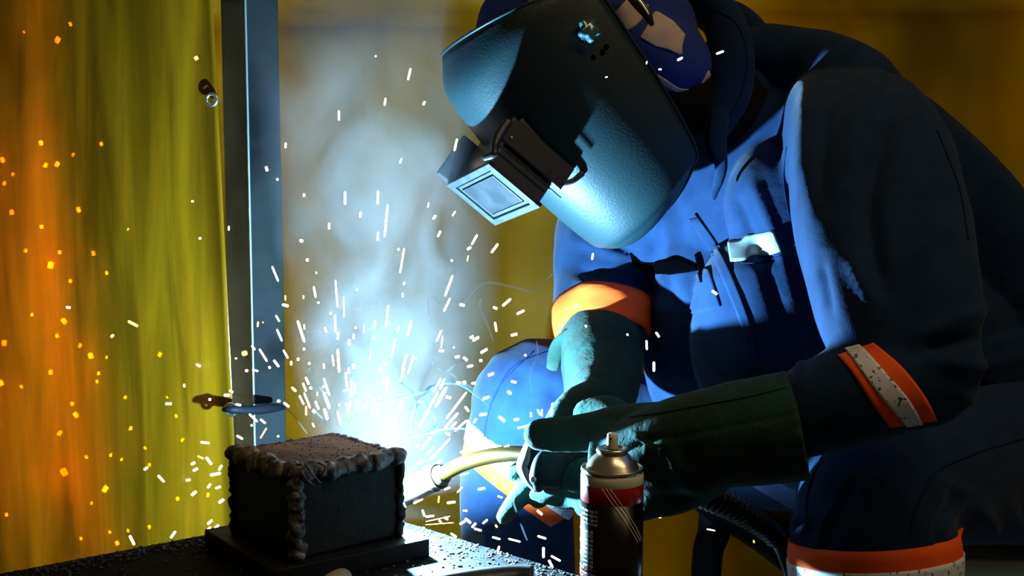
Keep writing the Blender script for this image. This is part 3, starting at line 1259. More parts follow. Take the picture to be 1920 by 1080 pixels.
def lens_box(name, w0, w1, u0, u1, n0, n1, material, parent, bev=.0012):
    c = hl((w0 + w1) / 2, (u0 + u1) / 2, (n0 + n1) / 2)
    return box_mesh(name, c, (HW * (w1 - w0) / 2 * HS, HU * (u1 - u0) / 2 * HS, HN * (n1 - n0) / 2 * HS), material, parent, bevel=bev)


LW, LH, LDp = .060, .037, .176                      # half width, half height, outer n
LU = .045
holder = lens_box('lens_holder', -LW, LW, LU - LH, LU + LH, .100, LDp - .004, M['lensframe'], mask)
# outer lip frame (4 bars)
for nm, a in (('lip', (-LW - .004, LW + .004, LU + LH - .006, LU + LH + .003)), ('lip', (-LW - .004, LW + .004, LU - LH - .003, LU - LH + .006)),
              ('lip', (-LW - .004, -LW + .007, LU - LH, LU + LH)), ('lip', (LW - .007, LW + .004, LU - LH, LU + LH))):
    lens_box('frame_lip', a[0], a[1], a[2], a[3], LDp - .006, LDp, M['framelip'], holder, .001)
lens_box('inner_frame', -LW + .009, LW - .009, LU - LH + .008, LU + LH - .008, LDp - .006, LDp - .0022, M['framelip'], holder, .0008)
lens_box('groove', -LW + .014, LW - .014, LU - LH + .012, LU + LH - .012, LDp - .004, LDp - .0018, M['lining'], holder, .0003)
lens_box('cover_lens', -LW + .0155, LW - .0155, LU - LH + .0135, LU + LH - .0135, LDp - .004, LDp - .0010, M['lens'], holder, .0006)
# hinge: near-side plate, rod and lifting tabs
lens_box('side_plate', LW + .001, LW + .005, LU - LH - .012, LU + LH + .010, .108, .142, M['blackplastic'], holder, .002)
rows = [(hl(LW + .006, LU + LH + .006, .150), .0011, .0011), (hl(LW + .006, LU - LH - .016, .150), .0011, .0011)]
V, Fc = sweep(rows, segs=8, sub=2)
mk('hinge_rod', V, Fc, M['framelip'], holder)
rows = [(hl(LW + .003, LU + LH + .012, .118), .006, .004), (hl(LW + .004, LU + LH + .012, .138), .0065, .004), (hl(LW + .006, LU + LH + .010, .152), .005, .004), (hl(LW + .012, LU + LH + .006, .166), .0045, .003), (hl(LW + .002, LU + LH + .010, .172), .004, .003)]
V, Fc = sweep(rows, segs=12)
mk('lifting_tab', V, Fc, M['blackplastic'], holder)
rows = [(hl(LW + .002, LU - LH - .010, .132), .0035, .003), (hl(LW + .004, LU - LH - .018, .122), .0035, .003), (hl(LW + .006, LU - LH - .022, .108), .004, .003)]
V, Fc = sweep(rows, segs=12)
mk('hinge_arm', V, Fc, M['blackplastic'], holder)
rows = [(hl(-LW - .003, LU + LH + .004, .120), .004, .012), (hl(-LW - .004, LU + LH + .006, .145), .004, .013), (hl(-LW - .006, LU + LH + .008, .168), .004, .012)]
lens_box('far_flange', -LW - .006, -LW - .002, LU - .01, LU + LH + .022, .108, .172, M['framelip'], holder, .003)
V, Fc = lathe([(.002, 0), (.0016, .0012)], hl(LW + .0055, LU + LH - .002, .132), HW, 12)
mk('rivet', V, Fc, M['alu'], holder)

# ================================================================== the welder
# body: one continuous figure under the clothes
HCEN = hl(0, .045, -.045)
body = Blob()
body.ball(HCEN, (HW * .072, HU * .10, HN * .088))                       # skull
body.ball(hl(0, -.035, -.012), (HW * .058, HU * .068, HN * .066))        # jaw
body.add(sweep([(hl(0, .01, .030), .012, .012), (hl(0, -.012, .052), .012, .012), (hl(0, -.022, .048), .008, .008)], segs=12))  # nose
for s in (-1, 1):
    body.ball(hl(s * .078, .005, -.045), (HW * .008, HU * .03, HN * .018), 12)
    body.ball(hl(s * .028, .018, .028), (HW * .014, HU * .008, HN * .012), 12)
body.add(sweep([(hl(-.02, -.055, .040), .007, .007), (hl(0, -.057, .048), .007, .007), (hl(.02, -.055, .040), .007, .007)], segs=10))  # lips
SH_N, SH_F = pt(1590, 235, 1.705), pt(1150, 430, 1.925)
SD = (SH_N - SH_F).normalized()
NB = pt(1385, 215, 1.785)
body.add(sweep([(hl(0, -.01, -.06), .055, .055), (pt(1300, 190, 1.725), .056, .056), (NB, .07, .07), (pt(1490, 340, 1.86), .11, .08), (pt(1620, 560, 1.91), .11, .08), (pt(1770, 730, 1.94), .11, .08), (pt(1930, 840, 1.93), .12, .10)], segs=24))
body.tube([(1440, 300, 1.84, 60), (1585, 260, 1.62, 60, .04), (1635, 400, 1.37, 66, .032), (1690, 620, 1.30, 58, .032), (1615, 735, 1.28, 46, .026), (1470, 795, 1.30, 42, .026), (1290, 832, 1.33, 36, .024), (1190, 846, 1.375, 26, .018)])
body.tube([(1400, 330, 1.85, 70), (1160, 430, 1.95, 66), (1138, 540, 1.93, 50), (1127, 640, 1.85, 40), (1122, 720, 1.735, 32), (1098, 780, 1.625, 24)])
body.tube([(1960, 880, 1.84, 95), (1800, 880, 1.66, 95), (1640, 920, 1.52, 82), (1650, 1300, 1.54, 60), (1680, 1720, 1.60, 45), (1640, 1760, 1.56, 40)])
body.tube([(1900, 880, 1.95, 85), (1400, 845, 1.96, 85), (1010, 790, 1.94, 78), (975, 1080, 2.01, 56), (988, 1360, 2.12, 40), (985, 1400, 2.14, 38)])
bme = body.mesh('person', .007, 8)
person = finish(bme, 'person', M['skin'])
tag(person, 'welder bent low over the table in a navy coverall with orange bands, gripping a torch', 'person')

# ---------------- jacket of the coverall
J = Blob()


def section(c, hw, hf, hb, seg=36, ex=2.3, spine=None):
    """torso cross-section at c; hw half width along the shoulders, hf front depth, hb back depth"""
    U_ = spine.normalized()
    S_v = (SD - U_ * SD.dot(U_)).normalized()
    F_v = S_v.cross(U_).normalized()
    r = []
    for k in range(seg):
        a = 2 * PI * k / seg
        ca, sa = math.cos(a), math.sin(a)
        ca = math.copysign(abs(ca) ** (2 / ex), ca)
        sa = math.copysign(abs(sa) ** (2 / ex), sa)
        r.append(c + S_v * (ca * hw) + F_v * (sa * (hf if sa > 0 else hb)))
    return r


tors = [(1345, 150, 1.805, .055, .055, .07), (1365, 195, 1.805, .085, .07, .10), (1392, 262, 1.810, .155, .085, .135), (1430, 350, 1.825, .190, .115, .165), (1490, 470, 1.855, .192, .125, .170),
        (1580, 600, 1.895, .19, .13, .165), (1680, 700, 1.925, .19, .135, .16), (1800, 780, 1.965, .20, .14, .17), (1950, 850, 2.005, .20, .15, .18)]
tt = crom([(*pt(a, b, c), e, f, g) for a, b, c, e, f, g in tors], 5)
rings = []
SEG = 36
for i in range(len(tt)):
    sp = Vector(tt[max(i - 1, 0)][:3]) - Vector(tt[min(i + 1, len(tt) - 1)][:3])
    rings.append(section(Vector(tt[i][:3]), tt[i][3], tt[i][4], tt[i][5], SEG, spine=sp))
V = [v for r in rings for v in r]
Fc = [(i * SEG + k, i * SEG + (k + 1) % SEG, (i + 1) * SEG + (k + 1) % SEG, (i + 1) * SEG + k) for i in range(len(rings) - 1) for k in range(SEG)]
Fc.append(tuple(range(SEG)))
Fc.append(tuple(range((len(rings) - 1) * SEG, len(rings) * SEG)))
J.add((V, Fc))
J.tube([(1440, 330, 1.745, 70, .06), (1455, 380, 1.715, 98, .07), (1480, 460, 1.695, 105, .07), (1500, 560, 1.685, 105, .07), (1510, 660, 1.69, 100, .08)], segs=32)
J.tube([(1330, 470, 1.870, 105, .09), (1345, 560, 1.855, 118, .10), (1365, 660, 1.850, 128, .10), (1420, 760, 1.865, 130, .10), (1540, 850, 1.885, 120, .10)], segs=32)
# near sleeve
J.tube([(1540, 250, 1.77, 82, .07), (1576, 250, 1.65, 104, .08), (1606, 262, 1.53, 126, .08), (1625, 310, 1.42, 146, .072), (1645, 400, 1.365, 158, .064), (1668, 500, 1.325, 156, .060), (1690, 600, 1.30, 146, .060), (1712, 680, 1.29, 122, .06)], segs=48, expo=3.4, side0=cv(1, 0, .14))
J.tube([(1715, 690, 1.295, 118, .07), (1668, 712, 1.285, 104, .064), (1610, 735, 1.28, 96, .058), (1545, 762, 1.285, 88, .052), (1480, 785, 1.295, 80, .046), (1420, 800, 1.305, 74, .04)], segs=32)
J.tube([(1300, 520, 1.90, 80, .07), (1300, 600, 1.89, 92, .08), (1310, 700, 1.885, 100, .09), (1360, 790, 1.89, 100, .09)], segs=28)
# rounded back
J.tube([(1520, 190, 1.86, 80, .09), (1640, 260, 1.89, 112, .11), (1740, 355, 1.92, 124, .12), (1830, 470, 1.94, 132, .13), (1930, 600, 1.95, 140, .14), (2020, 740, 1.96, 150, .15)], segs=32)
# top of the shoulders beside the collar
J.tube([(1380, 110, 1.80, 66, .07), (1450, 118, 1.79, 68, .08), (1530, 142, 1.76, 74, .08), (1610, 190, 1.68, 90, .08)], segs=28)
# far sleeve
J.tube([(1250, 400, 1.902, 110, .09), (1160, 430, 1.961, 110, .085), (1140, 480, 1.942, 104, .08), (1136, 530, 1.922, 98, .075), (1130, 580, 1.892, 93, .072), (1127, 615, 1.862, 92, .07)], segs=32)
# belly of the jacket falling toward the lap
J.tube([(1420, 560, 1.70, 120, .09), (1440, 680, 1.70, 140, .10), (1520, 790, 1.74, 130, .10), (1650, 850, 1.80, 110, .1)], segs=28)
jme = J.mesh('coverall_jacket', .0048, 7)
# folds drawn from the photo (centre line, width px, height m)
sculpt(jme, folds=[
    # near sleeve
    ([(1535, 250), (1490, 330), (1478, 400), (1500, 470)], 16, -.006),
    ([(1640, 290), (1700, 380), (1725, 480), (1740, 560)], 30, .004),
    ([(1700, 260), (1770, 360), (1800, 470), (1812, 560)], 16, .004),
    ([(1610, 330), (1655, 420), (1690, 520)], 26, -.003),
    ([(1560, 500), (1600, 470), (1640, 420)], 14, .002),
    ([(1600, 620), (1660, 590), (1740, 560), (1815, 500)], 15, .005),
    ([(1600, 640), (1680, 625), (1770, 600), (1825, 560)], 12, -.007),
    ([(1630, 655), (1710, 665), (1790, 650), (1828, 620)], 13, .006),
    ([(1690, 690), (1760, 710), (1815, 690)], 10, -.005),
    ([(1700, 720), (1760, 745), (1800, 730)], 10, .004),
    # chest, pulled from the zip
    ([(1500, 290), (1490, 380), (1500, 460), (1530, 540)], 13, -.010),
    ([(1440, 200), (1450, 300), (1440, 390)], 16, .006),
    ([(1410, 270), (1405, 350), (1415, 420)], 12, -.006),
    ([(1375, 260), (1370, 340), (1380, 400)], 14, .005),
    ([(1420, 495), (1440, 550), (1452, 590)], 9, -.005),
    ([(1460, 480), (1500, 540), (1530, 580)], 14, .006),
    ([(1300, 380), (1345, 460), (1380, 540), (1410, 620), (1415, 690)], 10, .006),
    ([(1278, 400), (1318, 470), (1350, 540), (1385, 620)], 8, -.005),
    ([(1205, 500), (1220, 560), (1245, 620), (1300, 680)], 15, .005),
    ([(1160, 470), (1190, 530), (1230, 600)], 10, -.006),
    # far sleeve rucks
    ([(1050, 470), (1110, 492), (1170, 500)], 9, .006),
    ([(1045, 512), (1100, 520), (1180, 545), (1230, 580)], 8, -.007),
    ([(1048, 535), (1110, 545), (1190, 575)], 8, .006),
    ([(1070, 410), (1120, 440), (1180, 450)], 12, .005),
    # shoulders and back
    ([(1430, 60), (1520, 130), (1600, 160), (1680, 170)], 30, .006),
    ([(1410, 140), (1460, 160), (1500, 180), (1540, 205)], 10, -.004),
    ([(1560, 120), (1620, 140), (1650, 160), (1700, 180)], 8, -.004),
    ([(1750, 190), (1775, 230), (1790, 290)], 8, -.008),
    ([(1790, 200), (1806, 240), (1805, 300)], 14, .012),
    ([(1830, 420), (1860, 520), (1850, 620)], 24, .008),
    ([(1870, 400), (1900, 470), (1920, 560)], 20, -.008),
    ([(1850, 640), (1880, 690), (1920, 720)], 12, .006),
], steps=[
    ([(1405, 128), (1460, 148), (1500, 178), (1530, 182)], 22, .0022),
    ([(1470, 300), (1480, 250), (1510, 200), (1550, 172), (1610, 170), (1680, 190), (1755, 240)], 26, -.003),
], wob=.0028, wobs=8)
jacket = finish(jme, 'coverall_jacket', M['navy'], person)
TJ = bvh(jme)

# seams, zip, pocket, patch
for ln in ([(1405, 128), (1450, 140), (1490, 170), (1532, 186)], [(1478, 400), (1470, 330), (1485, 240), (1532, 186), (1590, 168), (1650, 174), (1710, 200), (1757, 245)],
           [(1757, 245), (1775, 290), (1800, 360), (1815, 450)], [(1180, 478), (1195, 505), (1260, 512), (1330, 500)], [(1390, 494), (1430, 492), (1468, 478)]):
    seamline('seam', TJ, ln, M['seam'], jacket)
ribbon('zip_placket', TJ, [(1292, 412), (1330, 470), (1362, 540), (1392, 620), (1405, 690)], [(1311, 408), (1350, 465), (1384, 540), (1412, 620), (1424, 690)], M['navy'], jacket, th=.0022, nv=5)
seamline('zip', TJ, [(1305, 400), (1352, 470), (1386, 545), (1414, 625), (1426, 690)], M['lining'], jacket, r=.0018)
pk = ribbon('chest_pocket', TJ, [(1182, 492), (1215, 508), (1260, 512), (1305, 508), (1330, 502)], [(1235, 585), (1262, 590), (1300, 588), (1330, 582), (1352, 574)], M['navy'], jacket, th=.0024, nv=14)
if pk:
    ribbon('pocket_opening', TJ, [(1180, 476), (1206, 491), (1240, 489), (1268, 482), (1290, 492), (1306, 500)], [(1186, 497), (1212, 512), (1252, 515), (1280, 513), (1296, 510), (1308, 506)], M['lining'], pk, th=.0030, nv=5)
ribbon('pen_loop', TJ, [(1303, 478), (1308, 500), (1316, 530)], [(1310, 476), (1316, 498), (1320, 530)], M['lining'], jacket, th=.003, nv=4)
rp = ribbon('reflective_patch', TJ, [(1364, 453), (1388, 450), (1402, 441), (1425, 438), (1450, 433)], [(1370, 491), (1395, 488), (1412, 479), (1440, 479), (1466, 471)], M['patch'], jacket, th=.0016, nu=24, nv=8)


def ring3(tree, c0, c1, widths, parent, rmax=.16):
    """orange / silver / orange ring round a limb. c0->c1 gives the limb axis"""
    ax = (c1 - c0).normalized()
    half, inner = widths
    ring_band('orange_band', tree, c0, ax, -half, half, M['orange'], parent, th=.0016, rmax=rmax)
    ring_band('silver_tape', tree, c0, ax, -inner, inner, M['silver'], parent, th=.0028, rmax=rmax)


# sleeve band near the elbow: axis roughly down the forearm
bc0 = pt(1664, 716, 1.44)
ax = cv(-.80, .47, .36)
bL = [(1572, 667), (1600, 702), (1632, 752), (1667, 800)]
bSl = [(1586, 655), (1622, 706), (1655, 750), (1698, 797)]
bSr = [(1612, 646), (1655, 694), (1700, 745), (1729, 792)]
bR = [(1638, 643), (1692, 690), (1732, 740), (1757, 787)]
ribbon('orange_band', TJ, bL, bR, M['orange'], jacket, th=.0016, nu=40, nv=14)
ribbon('silver_tape', TJ, bSl, bSr, M['silver'], jacket, th=.0028, nu=40, nv=8)
# far cuff band
fc0 = pt(1128, 596, 1.875)
ring_band('cuff_band', TJ, fc0, cv(.02, -.86, .50), -.022, .040, M['orange'], jacket, th=.0016, rmax=.14)

# collar
Cb = Blob()
Cb.add(sweep([(pt(1262, 20, 1.845), .012, .03), (pt(1300, 12, 1.785), .018, .045), (pt(1352, 40, 1.725), .026, .05), (pt(1372, 100, 1.690), .030, .03), (pt(1372, 170, 1.680), .028, .016), (pt(1352, 225, 1.680), .022, .012), (pt(1338, 262, 1.680), .014, .010), (pt(1334, 300, 1.685), .008, .008)], segs=20))
Cb.add(sweep([(pt(1300, 12, 1.805), .015, .05), (pt(1380, 40, 1.805), .022, .05), (pt(1420, 110, 1.785), .028, .05), (pt(1400, 200, 1.745), .035, .03)], segs=20))
cme = Cb.mesh('collar', .004, 6)
sculpt(cme, folds=[([(1330, 30), (1385, 70), (1400, 140), (1385, 200)], 9, -.004)], wob=.0012)
collar = finish(cme, 'collar', M['navy'], jacket)
seamline('collar_stitching', bvh(cme), [(1330, 12), (1378, 42), (1398, 90), (1398, 140), (1384, 190), (1362, 225)], M['seam'], collar, r=.0007)
# collar fall-flap edge below the mask
V, Fc = sweep([(pt(1352, 210, 1.670), .012, .004), (pt(1345, 262, 1.665), .012, .004), (pt(1352, 318, 1.667), .008, .004), (pt(1336, 372, 1.675), .004, .003)], segs=12)
mk('collar_point', V, Fc, M['navy'], collar)

# ---------------- trousers
T = Blob()
T.tube([(2080, 880, 1.96, 175, .15), (1960, 868, 1.82, 160, .12), (1850, 872, 1.68, 148, .10), (1740, 885, 1.57, 140, .095), (1660, 905, 1.50, 138, .09), (1632, 945, 1.47, 140, .09)], segs=32)
T.tube([(1640, 915, 1.475, 128, .085), (1636, 980, 1.47, 150, .09), (1640, 1060, 1.475, 158, .092), (1650, 1200, 1.49, 135, .085), (1665, 1400, 1.53, 115, .075), (1680, 1640, 1.58, 100, .065), (1685, 1700, 1.60, 100, .065)], segs=32)
T.tube([(2000, 880, 1.98, 140), (1700, 850, 1.97, 118), (1400, 840, 1.95, 112), (1200, 815, 1.97, 112), (1060, 770, 1.95, 125), (1000, 760, 1.92, 118)], segs=32)
T.tube([(1008, 752, 1.925, 120), (980, 830, 1.925, 108), (968, 920, 1.95, 106), (975, 1060, 2.0, 104), (985, 1260, 2.09, 88), (990, 1380, 2.14, 78), (990, 1410, 2.15, 76)], segs=32)
tme = T.mesh('trousers', .0055, 7)
sculpt(tme, folds=[
    ([(1545, 850), (1515, 910), (1500, 960), (1498, 1000)], 8, -.004),
    ([(1480, 990), (1490, 950), (1510, 900)], 12, .005),
    ([(1700, 990), (1730, 920), (1750, 885), (1830, 845), (1920, 820)], 8, .004),
    ([(1680, 860), (1720, 880), (1748, 890)], 8, .004),
    ([(1760, 910), (1800, 960), (1805, 1020)], 14, .006),
    ([(1720, 900), (1700, 960), (1720, 1010)], 10, -.005),
    ([(1850, 900), (1880, 960), (1890, 1000)], 14, -.006),
    ([(960, 690), (930, 760), (915, 830)], 12, .003),
    ([(1000, 690), (1050, 720), (1040, 800)], 16, -.004),
    ([(920, 880), (930, 960), (935, 1060)], 9, -.005),
    ([(1260, 930), (1380, 940), (1500, 930)], 14, .004),
], wob=.0026, wobs=7, seed=4)
trousers = finish(tme, 'trousers', M['navy'], person)
TT = bvh(tme)
for ln in ([(1545, 850), (1522, 900), (1512, 950), (1515, 1000)], [(1920, 822), (1830, 850), (1752, 888), (1720, 950), (1705, 1000)], [(1000, 660), (940, 720), (915, 780), (908, 830)], [(1040, 655), (960, 690), (920, 760)]):
    seamline('seam', TT, ln, M['seam'], trousers)
nk0 = pt(1642, 1068, 1.475)
ring3(TT, nk0, nk0 + cv(.08, -1, .02), (.040, .0165), trousers, .17)
fk0 = pt(972, 880, 1.935)
ring3(TT, fk0, fk0 + cv(-.60, -.78, .05), (.036, .014), trousers, .16)

# ---------------- gloves
G = Blob()
# near gauntlet and hand
G.tube([(1497, 796, 1.295, 104, .066), (1440, 806, 1.300, 101, .062), (1360, 818, 1.312, 97, .056), (1290, 832, 1.330, 92, .052), (1230, 845, 1.350, 84, .046), (1170, 850, 1.380, 72, .038), (1120, 846, 1.395, 58, .030)], segs=32, caps='flat')
G.tube([(1330, 870, 1.345, 60, .035), (1270, 905, 1.36, 58, .034), (1225, 930, 1.37, 44, .028), (1195, 960, 1.38, 20, .016)], segs=20)     # heel and thumb side
G.tube([(1240, 808, 1.365, 56, .036), (1190, 806, 1.378, 50, .032), (1145, 806, 1.392, 44, .026), (1090, 812, 1.41, 36, .022), (1040, 815, 1.418, 33, .02), (1012, 815, 1.422, 30, .018)], segs=20)          # index finger over the handle
G.tube([(1160, 880, 1.42, 40, .026), (1105, 888, 1.445, 34, .022), (1060, 905, 1.475, 27, .019), (1025, 925, 1.49, 21, .015), (1000, 928, 1.495, 11, .009)], segs=18)   # middle finger
G.tube([(1170, 905, 1.42, 36, .024), (1115, 915, 1.455, 30, .02), (1075, 930, 1.48, 24, .018), (1045, 935, 1.495, 18, .014)], segs=18)      # ring finger
G.tube([(1180, 925, 1.41, 32, .022), (1130, 940, 1.44, 26, .019), (1098, 950, 1.455, 20, .015)], segs=18)                     # little finger
G.tube([(1180, 800, 1.45, 34, .024), (1140, 770, 1.475, 30, .02), (1100, 775, 1.49, 26, .018)], segs=18)                         # thumb over the top
gme = G.mesh('glove', .0036, 4)
sculpt(gme, folds=[
    ([(1190, 776), (1140, 800), (1095, 845), (1070, 880)], 5, -.0035),
    ([(1180, 780), (1230, 775), (1300, 762), (1400, 745), (1470, 728)], 4, -.0018),
    ([(1150, 770), (1170, 785), (1172, 800)], 4, .002),
    ([(1205, 800), (1240, 850), (1300, 890)], 14, .004),
    ([(1230, 790), (1270, 840), (1330, 870)], 12, -.004),
    ([(1290, 890), (1310, 910), (1300, 930)], 8, -.005),
], wob=.0014, wobs=22, seed=2)
glove1 = finish(gme, 'glove', M['glove'], person)
TG = bvh(gme)
seamline('seam', TG, [(1180, 782), (1230, 776), (1300, 763), (1400, 745), (1475, 726)], M['glove'], glove1, r=.001)
seamline('seam', TG, [(1075, 872), (1100, 845), (1140, 805), (1188, 778)], M['glove'], glove1, r=.0012)
# far gauntlet and hand
G2 = Blob()
G2.tube([(1126, 590, 1.875, 70, .048), (1127, 630, 1.835, 77, .052), (1128, 680, 1.77, 78, .052), (1126, 730, 1.70, 70, .046), (1108, 770, 1.635, 58, .038), (1085, 800, 1.58, 46, .03)], segs=28, caps='flat')
G2.tube([(1110, 745, 1.62, 38, .026), (1075, 755, 1.59, 26, .02), (1048, 775, 1.57, 20, .016), (1030, 800, 1.555, 16, .013)], segs=16)       # knuckles over the top
G2.tube([(1060, 830, 1.545, 30, .022), (1015, 862, 1.54, 24, .018), (980, 880, 1.535, 20, .015), (962, 888, 1.535, 15, .012)], segs=16)      # index finger under the neck
G2.tube([(1060, 860, 1.54, 26, .02), (1010, 900, 1.53, 22, .017), (970, 935, 1.525, 19, .015), (946, 968, 1.525, 14, .012)], segs=16)        # middle finger pointing down
G2.tube([(1070, 880, 1.545, 26, .02), (1040, 910, 1.54, 22, .016), (1010, 935, 1.53, 18, .014)], segs=16)
G2.tube([(1085, 885, 1.55, 24, .018), (1068, 912, 1.545, 19, .015), (1052, 930, 1.54, 15, .012)], segs=16)
g2 = G2.mesh('glove', .0034, 4)
sculpt(g2, folds=[
    ([(1190, 640), (1188, 700), (1160, 740)], 6, .004),
    ([(1120, 760), (1160, 745), (1195, 715)], 7, -.004),
    ([(1090, 780), (1130, 772), (1170, 760)], 6, .003),
    ([(1090, 640), (1082, 690), (1085, 740)], 12, .003),
    ([(1000, 900), (975, 930), (955, 960)], 3, -.002),
], wob=.0018, wobs=20, seed=9)
glove2 = finish(g2, 'glove', M['glove'], person)
# turned-out strap at the cuff of the far glove
V, Fc = sweep([(pt(1036, 690, 1.80), .009, .004), (pt(1042, 662, 1.80), .011, .005), (pt(1054, 638, 1.80), .010, .005), (pt(1080, 618, 1.795), .006, .004), (pt(1120, 608, 1.795), .004, .003), (pt(1160, 614, 1.80), .003, .003)], segs=12)
mk('glove_cuff', V, Fc, M['glove'], glove2)

# ---------------- cloth cap
Cp = Blob()
Cp.ball(pt(1100, 62, 1.705), (cv(-.148, .010, .0), cv(.01, .100, .02), cv(0, 0, .098)), 32)
Cp.add(sweep([(pt(1180, 70, 1.690), .070, .080), (pt(1250, 116, 1.705), .062, .07), (pt(1298, 138, 1.720), .037, .05), (pt(1314, 146, 1.725), .016, .03)], segs=24))
cpm = Cp.mesh('cloth_cap', .004, 6)
sculpt(cpm, folds=[([(1215, 20), (1260, 70), (1320, 100)], 7, -.003), ([(1290, 60), (1318, 90), (1325, 130)], 8, .003)], wob=.001)
cap = finish(cpm, 'cloth_cap', M['capblue'], person)
TC = bvh(cpm)
ribbon('tan_patch', TC, [(1200, 70), (1217, 42), (1228, 22), (1246, 30), (1262, 40)], [(1228, 86), (1255, 94), (1276, 103), (1279, 84), (1284, 65)], M['captan'], cap, th=.0012, nv=12)
ribbon('cream_trim', TC, [(1170, 83), (1195, 112), (1222, 132), (1250, 150), (1278, 166), (1310, 160), (1328, 132)], [(1173, 96), (1196, 126), (1222, 146), (1250, 162), (1280, 174), (1318, 166), (1331, 140)], M['captan'], cap, th=.0016, nv=5, nu=44)
ribbon('tan_patch', TC, [(1106, 24), (1130, 18), (1150, 22), (1165, 10), (1180, -8)], [(1150, 62), (1170, 60), (1190, 50), (1205, 34), (1216, 10)], M['captan'], cap, th=.0012, nv=10)
ribbon('tan_patch', TC, [(975, -8), (1010, 16), (1030, 34)], [(1048, -8), (1060, 8), (1072, 20)], M['captan'], cap, th=.0012, nv=10)
# harness strap of the mask over the cap
V, Fc = sweep([(pt(1170, -25, 1.590), .006, .003), (pt(1192, 0, 1.588), .008, .003), (pt(1212, 26, 1.586), .006, .004), (pt(1222, 45, 1.590), .003, .003)], segs=12, expo=4)
hs = mk('head_strap', V, Fc, M['blackplastic'], mask)
V, Fc = sweep([(pt(1186, -12, 1.581), .0015, .001), (pt(1202, 6, 1.580), .002, .001), (pt(1216, 27, 1.580), .0015, .001)], segs=8)
mk('strap_edge', V, Fc, M['alu'], hs)

# boots, out of sight below but standing on the floor
for (x, y, d) in ((1690, 1700, 1.60), (988, 1405, 2.145)):
    c = pt(x, y, d)
    Bt = Blob()
    Bt.add(sweep([(Vector((c.x, c.y, .20)), .05, .05), (Vector((c.x, c.y, .10)), .05, .055), (Vector((c.x - .03, c.y - .02, .055)), .05, .05), (Vector((c.x - .12, c.y - .06, .04)), .045, .035), (Vector((c.x - .17, c.y - .09, .035)), .035, .03)], segs=20))
    bo = finish(Bt.mesh('boot', .006, 3), 'boot', M['rubber'], person)
    for v in bo.data.vertices:
        v.co.z = max(v.co.z, 0.001)

# ================================================================== torch
torch = empty('welding_torch', pt(1010, 870, 1.495), 'welding torch with brass swan neck and black handle held in both gloves', 'welding torch')
rows = [(pt(1003, 853, 1.490), .0094, .0094), (pt(960, 851, 1.508), .0094, .0094), (pt(915, 856, 1.528), .0094, .0094), (pt(872, 868, 1.550), .0094, .0094), (pt(838, 885, 1.568), .0094, .0094), (pt(818, 898, 1.580), .0094, .0094)]
V, Fc = sweep(rows, segs=24)
mk('swan_neck', V, Fc, M['brass'], torch)
rows = [(pt(832, 888, 1.572), .0120, .0120), (pt(826, 892, 1.576), .0134, .0134), (pt(822, 894, 1.578), .0134, .0134), (pt(815, 897, 1.582), .0148, .0148), (pt(790, 909, 1.598), .0162, .0162), (pt(772, 918, 1.609), .0165, .0165), (pt(754, 927, 1.620), .0160, .0160)]
V, Fc = sweep(rows, segs=28, sub=3, caps='flat')
nz = mk('nozzle', V, Fc, M['copper'], torch)
for t, (x, y, d) in enumerate(((823, 893.5, 1.5775), (812, 899, 1.584))):
    a = (pt(772, 918, 1.609) - pt(822, 894, 1.578)).normalized()
    V, Fc = torus(pt(x, y, d), a, .0148, .0014, 28, 8)
    mk('clamp_ring', V, Fc, M['copper'], nz)
# handle: grey faceplate and black grip running under the glove
HB = Blob()
HB.add(sweep([(pt(1003, 858, 1.487), .020, .017), (pt(1040, 868, 1.482), .027, .019), (pt(1090, 872, 1.478), .030, .02), (pt(1160, 885, 1.475), .026, .02), (pt(1230, 895, 1.472), .020, .018)], segs=24, expo=3))
HB.add(sweep([(pt(1050, 868, 1.462), .026, .012), (pt(1030, 884, 1.458), .024, .012), (pt(1014, 902, 1.456), .016, .011), (pt(1010, 913, 1.456), .007, .007)], segs=20))
hm = finish(HB.mesh('grip', .0025, 5), 'grip', M['gripm'], torch)
hm.matrix_parent_inverse = torch.matrix_basis.inverted()
V, Fc = sweep([(pt(998, 836, 1.485), .0095, .011), (pt(992, 856, 1.484), .011, .0125), (pt(984, 876, 1.484), .010, .012), (pt(990, 898, 1.478), .006, .009), (pt(1004, 918, 1.473), .003, .006)], segs=18)
M['greyplastic'] = mat('grey_faceplate', (0.16, 0.13, 0.14), 0.5, spec=0.3)
mk('faceplate', V, Fc, M['greyplastic'], torch)
V, Fc = lathe([(.0034, -.001), (.0034, .0012), (.0028, .0016)], pt(1000, 899, 1.4455), cv(-.1, .1, 1), 20)
mk('screw', V, Fc, M['alu'], torch)
# cable with a ribbed bend guard
cabl = [(1230, 895, 1.472), (1290, 915, 1.47), (1340, 936, 1.475), (1390, 960, 1.485), (1430, 985, 1.50), (1462, 1016, 1.515), (1482, 1060, 1.525), (1500, 1120, 1.53), (1540, 1230, 1.52), (1600, 1500, 1.45), (1640, 1700, 1.40)]
cl = crom([(*pt(*c), .012, 0) for c in cabl], 24)
rows = []
acc = 0
for i in range(len(cl)):
    p = Vector(cl[i][:3])
    if i:
        acc += (p - Vector(cl[i - 1][:3])).length
    seg_i = i / 24
    if .8 < seg_i < 4.9:
        r_ = .0150 - .0008 * (seg_i - 1) + .0026 * math.sin(acc * 2 * PI / .0068)
    else:
        r_ = .0115
    rows.append((p, r_, r_))
big = []
